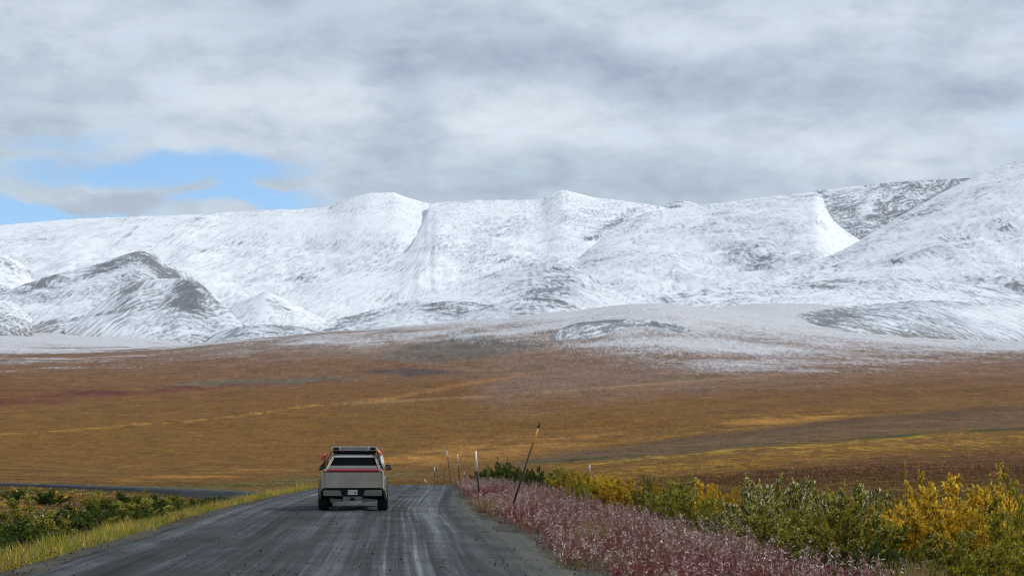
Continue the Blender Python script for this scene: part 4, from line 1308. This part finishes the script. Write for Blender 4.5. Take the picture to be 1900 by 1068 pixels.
# flat near-black slabs paint the shade of the open load bed and rear glass
cover = slab('bed_cover', .10, 1.0, -.02, .03, .085, M_DUST)
for k in range(4):
    slab('slat', .14 + k * .21, .31 + k * .21, -.008, .02, .09, M_DUST, cover)
slab('load_bed_shade', 1.0, 1.5, -.035, .03, .085, M_SHADE)
slab('rear_window', 1.5, 2.22, -.03, .02, .085, M_SHADE)
slab('sky_sheen_band', 2.22, RP - .36, .0, .04, .075, M_SKY_SHEEN)  # pale colour painted in place of the sky's reflection on this band
slab('window_header', RP - .36, RP - .20, .012, .05, .04, M_BLACK)
# tailgate group
hexa('tailgate', [(-.865, -.02, .715), (.865, -.02, .715), (.865, .06, .715), (-.865, .06, .715)], [(-.875, .0, 1.205), (.875, .0, 1.205), (.875, .06, 1.205), (-.875, .06, 1.205)], M_STEEL, bevel=.015)
lb = box('tail_light', -.80, .80, -.018, .07, 1.232, 1.300, M_RED, bevel=.012)
for s in (-1, 1):
    box('marker_lens', min(s * .80, s * .905) + .002, max(s * .80, s * .905) - .002, -.015, .07, 1.240, 1.300, M_PINK, lb, .008)
box('light_housing', -.90, .90, .0, .075, 1.19, 1.232, mat_simple('dark_red_housing', (.10, .012, .016), .4), bevel=.006)
for s in (-1, 1):
    hexa('corner_panel', [(s * .872 if s > 0 else -.935, .0, .70), (.935 if s > 0 else -.872, .0, .70), (.985 if s > 0 else -.91, .5, .70), (.91 if s > 0 else -.985, .5, .70)],
         [(s * .882 if s > 0 else -.925, .02, 1.225), (.925 if s > 0 else -.882, .02, 1.225), (.965 if s > 0 else -.90, .5, 1.215), (.90 if s > 0 else -.965, .5, 1.215)], M_STEEL, bevel=.01)
box('gap_strip', -.88, .88, .03, .2, .655, .712, M_BLACK, bevel=.004)
# bumper: two raised ends, dropped middle with plate recess
bump = hexa('bumper', [(-.90, -.10, .47), (-.33, -.10, .47), (-.33, .2, .47), (-.90, .2, .47)], [(-.90, -.09, .645), (-.37, -.09, .645), (-.37, .2, .645), (-.90, .2, .645)], M_STEEL2, bevel=.015)
hexa('bumper_end', [(.33, -.10, .47), (.90, -.10, .47), (.90, .2, .47), (.33, .2, .47)], [(.37, -.09, .645), (.90, -.09, .645), (.90, .2, .645), (.37, .2, .645)], M_STEEL2, bump, .015)
box('plate_recess', -.36, .36, .0, .2, .475, .65, M_BLACK, bump, .004)
hexa('step', [(-.27, -.12, .325), (.27, -.12, .325), (.27, .2, .325), (-.27, .2, .325)], [(-.31, -.12, .455), (.31, -.12, .455), (.31, .2, .455), (-.31, .2, .455)], M_STEEL2, bump, .012)
for s in (-1, 1):
    a0, a1 = (-.70, -.29) if s < 0 else (.29, .70)
    hexa('diffuser', [(a0 + .02, -.02, .27), (a1, -.02, .30), (a1, .2, .30), (a0 + .02, .2, .27)], [(a0, -.02, .40), (a1, -.02, .37), (a1, .2, .37), (a0, .2, .40)],
         mat_simple('dusty_diffuser', (.10, .098, .09), .7), bump, .01)
pl = box('number_plate', -.15, .15, -.03, -.012, .505, .66, M_PLATE, bevel=.004)
for q in ((-.115, .625, .03, .025), (.045, .585, .012, .07), (.095, .585, .012, .07), (.070, .553, .05, .012)):
    box('plate_mark', q[0] - q[2] / 2, q[0] + q[2] / 2, -.033, -.0305, q[1] - q[3] / 2, q[1] + q[3] / 2, M_BLACK, pl, 0)
box('hitch', -.06, .06, -.16, .1, .335, .43, M_BLACK, bevel=.01)
# underbody
box('underbody', -.78, .78, .22, 5.3, .34, .62, M_BLACK, bevel=.03)
box('inner_arch', -.86, .86, .42, 1.45, .60, 1.0, M_BLACK, bevel=.02)
tube('axle', (-.8, .95, .44), (.8, .95, .44), .07, M_BLACK, TRUCK)
tube('axle', (-.8, 4.58, .44), (.8, 4.58, .44), .07, M_BLACK, TRUCK)


def wheel(x, y, r=.44, w=.32):
    e = bpy.data.objects.new('wheel', None); COL.objects.link(e); e.parent = TRUCK; e.location = (x, y, r)
    seg = 40
    profw = [(-.5, .60), (-.5, .90), (-.42, .97), (-.28, 1.0), (.28, 1.0), (.42, .97), (.5, .90), (.5, .60)]
    vs, fs = [], []
    for k in range(seg):
        a = 2 * math.pi * k / seg
        for j, (q, rr) in enumerate(profw):
            lug = .018 if (k % 2 and 1 < j < 6) else 0
            vs.append((q * w, math.cos(a) * (rr * r - lug), math.sin(a) * (rr * r - lug)))
    m = len(profw)
    for k in range(seg):
        for j in range(m - 1):
            fs.append((k * m + j, k * m + j + 1, ((k + 1) % seg) * m + j + 1, ((k + 1) % seg) * m + j))
    poly('tyre', vs, fs, M_RUBBER, e)
    vs = [(.12 * s, math.cos(2 * math.pi * k / seg) * r * .62, math.sin(2 * math.pi * k / seg) * r * .62) for s in (-1, 1) for k in range(seg)]
    fs = [tuple(range(seg)), tuple(range(2 * seg - 1, seg - 1, -1))] + [(k, (k + 1) % seg, seg + (k + 1) % seg, seg + k) for k in range(seg)]
    poly('rim', vs, fs, M_RIM, e)


for sx in (-1, 1):
    for yy in (.95, 4.58): wheel(sx * .92, yy)
    # angular wheel-arch flares
    for yc in (.95, 4.58):
        ps = [(yc - .62, .45), (yc - .50, .78), (yc - .34, .985), (yc + .36, .985), (yc + .55, .78), (yc + .66, .50), (yc + .58, .50), (yc + .46, .74), (yc + .30, .90), (yc - .28, .90), (yc - .42, .74), (yc - .54, .45)]
        n = len(ps)
        x0, x1 = sx * .955, sx * 1.055
        vs = [(x0, y, z) for y, z in ps] + [(x1, y, z) for y, z in ps]
        fs = [(i, (i + 1) % n, n + (i + 1) % n, n + i) for i in range(n)]
        for i in range(5):
            j, k = i, n - 1 - i
            fs += [(j, j + 1, k - 1, k), (n + j, n + k, n + k - 1, n + j + 1)]
        fl = poly('wheel_flare', vs, fs, M_STEEL2 if yc < 2 else M_BLACK)
    # mud flap behind the rear wheel
    box('mud_flap', min(sx * .76, sx * 1.05), max(sx * .76, sx * 1.05), .40, .425, .26, .62, M_BLACK, bevel=.005)
    hexa('fender_corner', [(sx * 1.03 - .035, .30, .36), (sx * 1.03 + .035, .30, .36), (sx * 1.03 + .035, .42, .36), (sx * 1.03 - .035, .42, .36)],
         [(sx * .96 - .04, .12, .66), (sx * .96 + .04, .12, .66), (sx * .98 + .04, .45, .72), (sx * .98 - .04, .45, .72)], M_STEEL2, bevel=.01)
    # door mirror
    mx = sx * 1.10
    mir = hexa('mirror', [(mx - .11, 3.92, 1.225), (mx + .14 - .03, 3.92, 1.245), (mx + .08 - .03, 4.08, 1.26), (mx - .10, 4.08, 1.26)],
               [(mx - .11 if sx > 0 else mx - .02, 3.90, 1.415), (mx + .02 if sx > 0 else mx + .11, 3.90, 1.415), (mx + .02 if sx > 0 else mx + .10, 4.05, 1.40), (mx - .10 if sx > 0 else mx - .02, 4.05, 1.40)], M_BLACK, bevel=.02)
    hexa('mirror_glass', [(mx - .085, 3.895, 1.265), (mx + .05, 3.895, 1.265), (mx + .05, 3.905, 1.265), (mx - .085, 3.905, 1.265)],
         [(mx - .085 if sx > 0 else mx - .01, 3.885, 1.385), (mx + .01 if sx > 0 else mx + .085, 3.885, 1.385), (mx + .01 if sx > 0 else mx + .085, 3.895, 1.385), (mx - .085 if sx > 0 else mx - .01, 3.895, 1.385)], mat_simple('mirror_glass', (.25, .30, .36), .1, .9), mir, .003)
    # slanting bed-rack rails along the pillars
    rail = tube('rack_rail', (sx * .915, .12, 1.30), (sx * .725, 2.35, 1.83), .022, M_BLACK, TRUCK)
    for q in (.2, .42, .64, .86):
        px_, py_, pz_ = sx * (.915 - .19 * q), .12 + 2.23 * q, 1.30 + .53 * q
        tube('bracket', (px_, py_, pz_), (px_ - sx * .03, py_ + .05, pz_ - .10), .014, M_ALU if q > .5 else M_BLACK, rail, 8)

# roof rack with a pale front tray
rack = box('roof_rack', -.70, .70, RP - .62, RP - .58, 1.862, 1.972, mat_simple('rack_panel', (.26, .25, .225), .6, var=.3, scale=5), bevel=.01)
box('rack_base', -.69, .69, RP - .56, RP + .3, 1.80, 1.866, M_BLACK, rack, .004)
box('top_rail', -.72, .72, RP - .64, RP - .57, 1.974, 2.002, M_ALU, rack, .006)
box('rack_tray', -.70, .70, RP - .55, RP + .7, 1.925, 1.955, M_BLACK, rack, .006)
for s in (-1, 1):
    box('rack_side', min(s * .70, s * .735), max(s * .70, s * .735), RP - .62, RP + .75, 1.905, 1.975, M_ALU, rack, .006)
    box('rack_light', min(s * .50, s * .67), max(s * .50, s * .67), RP - .655, RP - .625, 1.895, 1.955, M_BLACK, rack, .006)
    tube('rack_leg', (s * .66, RP - .55, 1.80), (s * .68, RP - .55, 1.94), .025, M_BLACK, rack)
    tube('rack_leg', (s * .60, RP + .35, 1.74), (s * .68, RP + .45, 1.94), .025, M_BLACK, rack)
    box('rack_clamp', s * .40 - .04, s * .40 + .04, RP - .66, RP - .57, 1.850, 1.880, M_BOARD_RED, rack, .005)
    box('strap', s * .47 - .02, s * .47 + .02, RP - .66, RP - .56, 1.885, 2.012, M_ALU, rack, .004)


def side_board(sx, mat, y0, y1, x0, z0, x1, z1, hgt, label):
    """Ribbed traction board hung on the outside of a rack rail."""
    o = hexa('traction_board', [(x0 - .025, y0, z0), (x0 + .025, y0, z0), (x1 + .025, y1, z1), (x1 - .025, y1, z1)],
             [(x0 - .025 - sx * .09, y0, z0 + hgt), (x0 + .025 - sx * .09, y0, z0 + hgt), (x1 + .025 - sx * .09, y1, z1 + hgt), (x1 - .025 - sx * .09, y1, z1 + hgt)], mat, bevel=.01)
    o['label'] = label
    for k in range(4):
        q = (k + .5) / 4
        x = x0 + (x1 - x0) * q + sx * .035; y = y0 + (y1 - y0) * q; z = z0 + (z1 - z0) * q
        box('rib', x - .018 - sx * .045, x + .018 - sx * .045, y - .05, y + .05, z + hgt * .3, z + hgt * .85, mat, o, .005)


side_board(-1, M_BOARD_RED, 1.8, 2.6, -1.04, 1.54, -.95, 1.63, .18, 'red ribbed traction board on the left rail')
side_board(1, M_BOARD_ORANGE, 1.9, 2.8, .90, 1.60, .82, 1.72, .21, 'orange ribbed traction board on the right rail')
hexa('tool_holder', [(.90, .9, 1.36), (.98, .9, 1.36), (.94, 2.1, 1.60), (.86, 2.1, 1.60)], [(.86, .9, 1.48), (.94, .9, 1.48), (.90, 2.1, 1.74), (.82, 2.1, 1.74)], M_ALU, bevel=.012)
hexa('tool_holder', [(-1.00, 1.0, 1.36), (-.94, 1.0, 1.36), (-.90, 1.7, 1.50), (-.96, 1.7, 1.50)], [(-.97, 1.0, 1.46), (-.91, 1.0, 1.46), (-.87, 1.7, 1.60), (-.93, 1.7, 1.60)], M_BLACK, bevel=.012)


# ------------------------------------------------------------------ light and sky
SUN_AZ, SUN_EL = math.radians(76), math.radians(42)       # to the right, a little ahead
sun = bpy.data.lights.new('sun', 'SUN')
sun.energy = 2.55; sun.angle = math.radians(.6); sun.color = (1, .955, .89)
so = bpy.data.objects.new('sun', sun); COL.objects.link(so)
from mathutils import Vector
sd = Vector((math.sin(SUN_AZ) * math.cos(SUN_EL), math.cos(SUN_AZ) * math.cos(SUN_EL), math.sin(SUN_EL)))
so.rotation_euler = (-sd).to_track_quat('-Z', 'Y').to_euler()

world = bpy.data.worlds.new('World'); scene.world = world; world.use_nodes = True
nt = world.node_tree; nt.nodes.clear(); nb = NB(nt)
out = nb.n('ShaderNodeOutputWorld'); bg = nb.n('ShaderNodeBackground'); nt.links.new(bg.outputs[0], out.inputs[0])
STR = .1
bg.inputs['Strength'].default_value = STR
sky = nb.n('ShaderNodeTexSky'); sky.sky_type = 'NISHITA'; sky.sun_disc = False
sky.sun_elevation = SUN_EL; sky.sun_rotation = SUN_AZ; sky.altitude = 900; sky.dust_density = .4
d = nb.sep(nb.n('ShaderNodeTexCoord').outputs['Generated'])
az = nb.m('ARCTAN2', d[0], d[1])
el = nb.m('ARCSINE', nb.m('MAXIMUM', nb.m('MINIMUM', d[2], 1.0), -1.0))
K = F / 950.0
X = nb.m('MULTIPLY', az, K); Y = nb.m('MULTIPLY', el, K)                # 2 units wide, like the view


def skx(x): return math.atan((x - 950) / F) * K
def sky_y(y): return math.atan((YH - y) / F) * K


wx = nb.noise(nb.xyz(X, nb.m('MULTIPLY', Y, 2.0), 2.0), 2.2, 6, .6)
wy = nb.noise(nb.xyz(X, nb.m('MULTIPLY', Y, 2.0), 7.0), 2.2, 6, .6)
Xw = nb.m('ADD', X, nb.m('MULTIPLY', nb.m('SUBTRACT', wx, .5), .40))
Yw = nb.m('ADD', Y, nb.m('MULTIPLY', nb.m('SUBTRACT', wy, .5), .16))


def sblob(cx, cy, rx, ry, amt, soft=1.0):
    px = nb.m('DIVIDE', nb.m('SUBTRACT', Xw, skx(cx)), rx / 950)
    py = nb.m('DIVIDE', nb.m('SUBTRACT', Yw, sky_y(cy)), ry / 950)
    r = nb.m('SQRT', nb.m('ADD', nb.m('MULTIPLY', px, px), nb.m('MULTIPLY', py, py)))
    return nb.m('MULTIPLY', nb.mr(r, 1 + .25 * soft, 1 - .85 * soft), amt)


def total(lst):
    s = lst[0]
    for q in lst[1:]: s = nb.m('ADD', s, q)
    return s


n_big = nb.noise(nb.xyz(nb.m('MULTIPLY', X, 1.2), nb.m('MULTIPLY', Y, 3.4), 1.3), 1.5, 8, .55, .3)
n_puff = nb.noise(nb.xyz(nb.m('MULTIPLY', X, 1.6), nb.m('MULTIPLY', Y, 4.6), 4.1), 3.2, 9, .58, .5)
n_lump = nb.noise(nb.xyz(nb.m('MULTIPLY', X, 2.4), nb.m('MULTIPLY', Y, 4.2), 8.0), 4.0, 10, .62, .35)
tone = total([sblob(520, 175, 260, 70, .28), sblob(950, 200, 260, 70, .30), sblob(120, 60, 300, 60, .16), sblob(700, 190, 90, 110, -.30), sblob(1150, 130, 420, 60, -.34),
              sblob(1700, 185, 500, 45, -.24), sblob(900, 75, 350, 70, -.16), sblob(1450, 60, 420, 55, .14), sblob(1600, 280, 380, 40, .18), sblob(1250, 240, 240, 35, .12),
              sblob(880, 330, 260, 45, -.16), sblob(1250, 345, 260, 30, -.10), sblob(1680, 318, 260, 22, .22), sblob(340, 275, 260, 28, .16), sblob(150, 190, 200, 50, -.05), sblob(1860, 120, 120, 60, .15)])
val = nb.m('ADD', nb.m('ADD', .48, tone), nb.m('ADD', nb.m('MULTIPLY', nb.m('SUBTRACT', n_big, .5), .8), nb.m('ADD', nb.m('MULTIPLY', nb.m('SUBTRACT', n_puff, .5), .95), nb.m('MULTIPLY', nb.m('SUBTRACT', n_lump, .5), .75))))
ramp = nb.n('ShaderNodeValToRGB'); nb.put(ramp.inputs[0], val)
cr = ramp.color_ramp
cr.elements[0].position = 0.0; cr.elements[0].color = (.345, .425, .535, 1)
cr.elements[1].position = 1.0; cr.elements[1].color = (.72, .785, .85, 1)
e = cr.elements.new(.45); e.color = (.49, .575, .67, 1)
cloud = nb.scale(ramp.outputs[0], 1.0 / STR)
gap = total([sblob(250, 325, 300, 42, 1.0), sblob(450, 325, 130, 40, .6), sblob(40, 395, 170, 45, .95), sblob(100, 268, 170, 26, .55), sblob(400, 372, 180, 30, .75), sblob(560, 375, 90, 22, .5), sblob(110, 402, 220, 26, .8), sblob(440, 380, 130, 18, .7),
             sblob(235, 382, 80, 22, -1.0), sblob(120, 362, 130, 20, -.5), sblob(340, 362, 70, 12, -.5), sblob(495, 352, 50, 11, -.6)])
g = nb.mr(nb.m('ADD', gap, nb.m('ADD', nb.m('MULTIPLY', nb.m('SUBTRACT', n_puff, .5), 1.3), nb.m('MULTIPLY', nb.m('SUBTRACT', n_lump, .5), 1.2))), .0, 1.1)
blue = nb.mix(1.0, sky.outputs[0], (1.0, 1.25, 1.52, 1), 'MULTIPLY')
capd = nb.m('MINIMUM', sblob(240, 384, 85, 22, 1.0, .6), 1.0)
cloud2 = nb.mix(nb.m('MULTIPLY', capd, .8), cloud, (4.0, 4.7, 5.8, 1))
full = nb.mix(nb.m('MULTIPLY', g, .9), cloud2, blue)
nt.links.new(full, bg.inputs['Color'])

# ------------------------------------------------------------------ camera
cam = bpy.data.cameras.new('camera'); co = bpy.data.objects.new('camera', cam); COL.objects.link(co)
cam.sensor_width = 36; cam.sensor_fit = 'HORIZONTAL'
cam.lens = 36 * F / W
cam.clip_start = .5; cam.clip_end = 60000
co.location = (0, 0, CAMZ)
co.rotation_euler = (math.pi / 2 + PITCH, 0, 0)
scene.camera = co
scene.view_settings.view_transform = 'Standard'; scene.view_settings.look = 'None'
scene.view_settings.exposure = 0.08; scene.view_settings.gamma = 1
scene.cycles.filter_width = 1.0
scene.cycles.max_bounces = 6
scene.cycles.transparent_max_bounces = 4
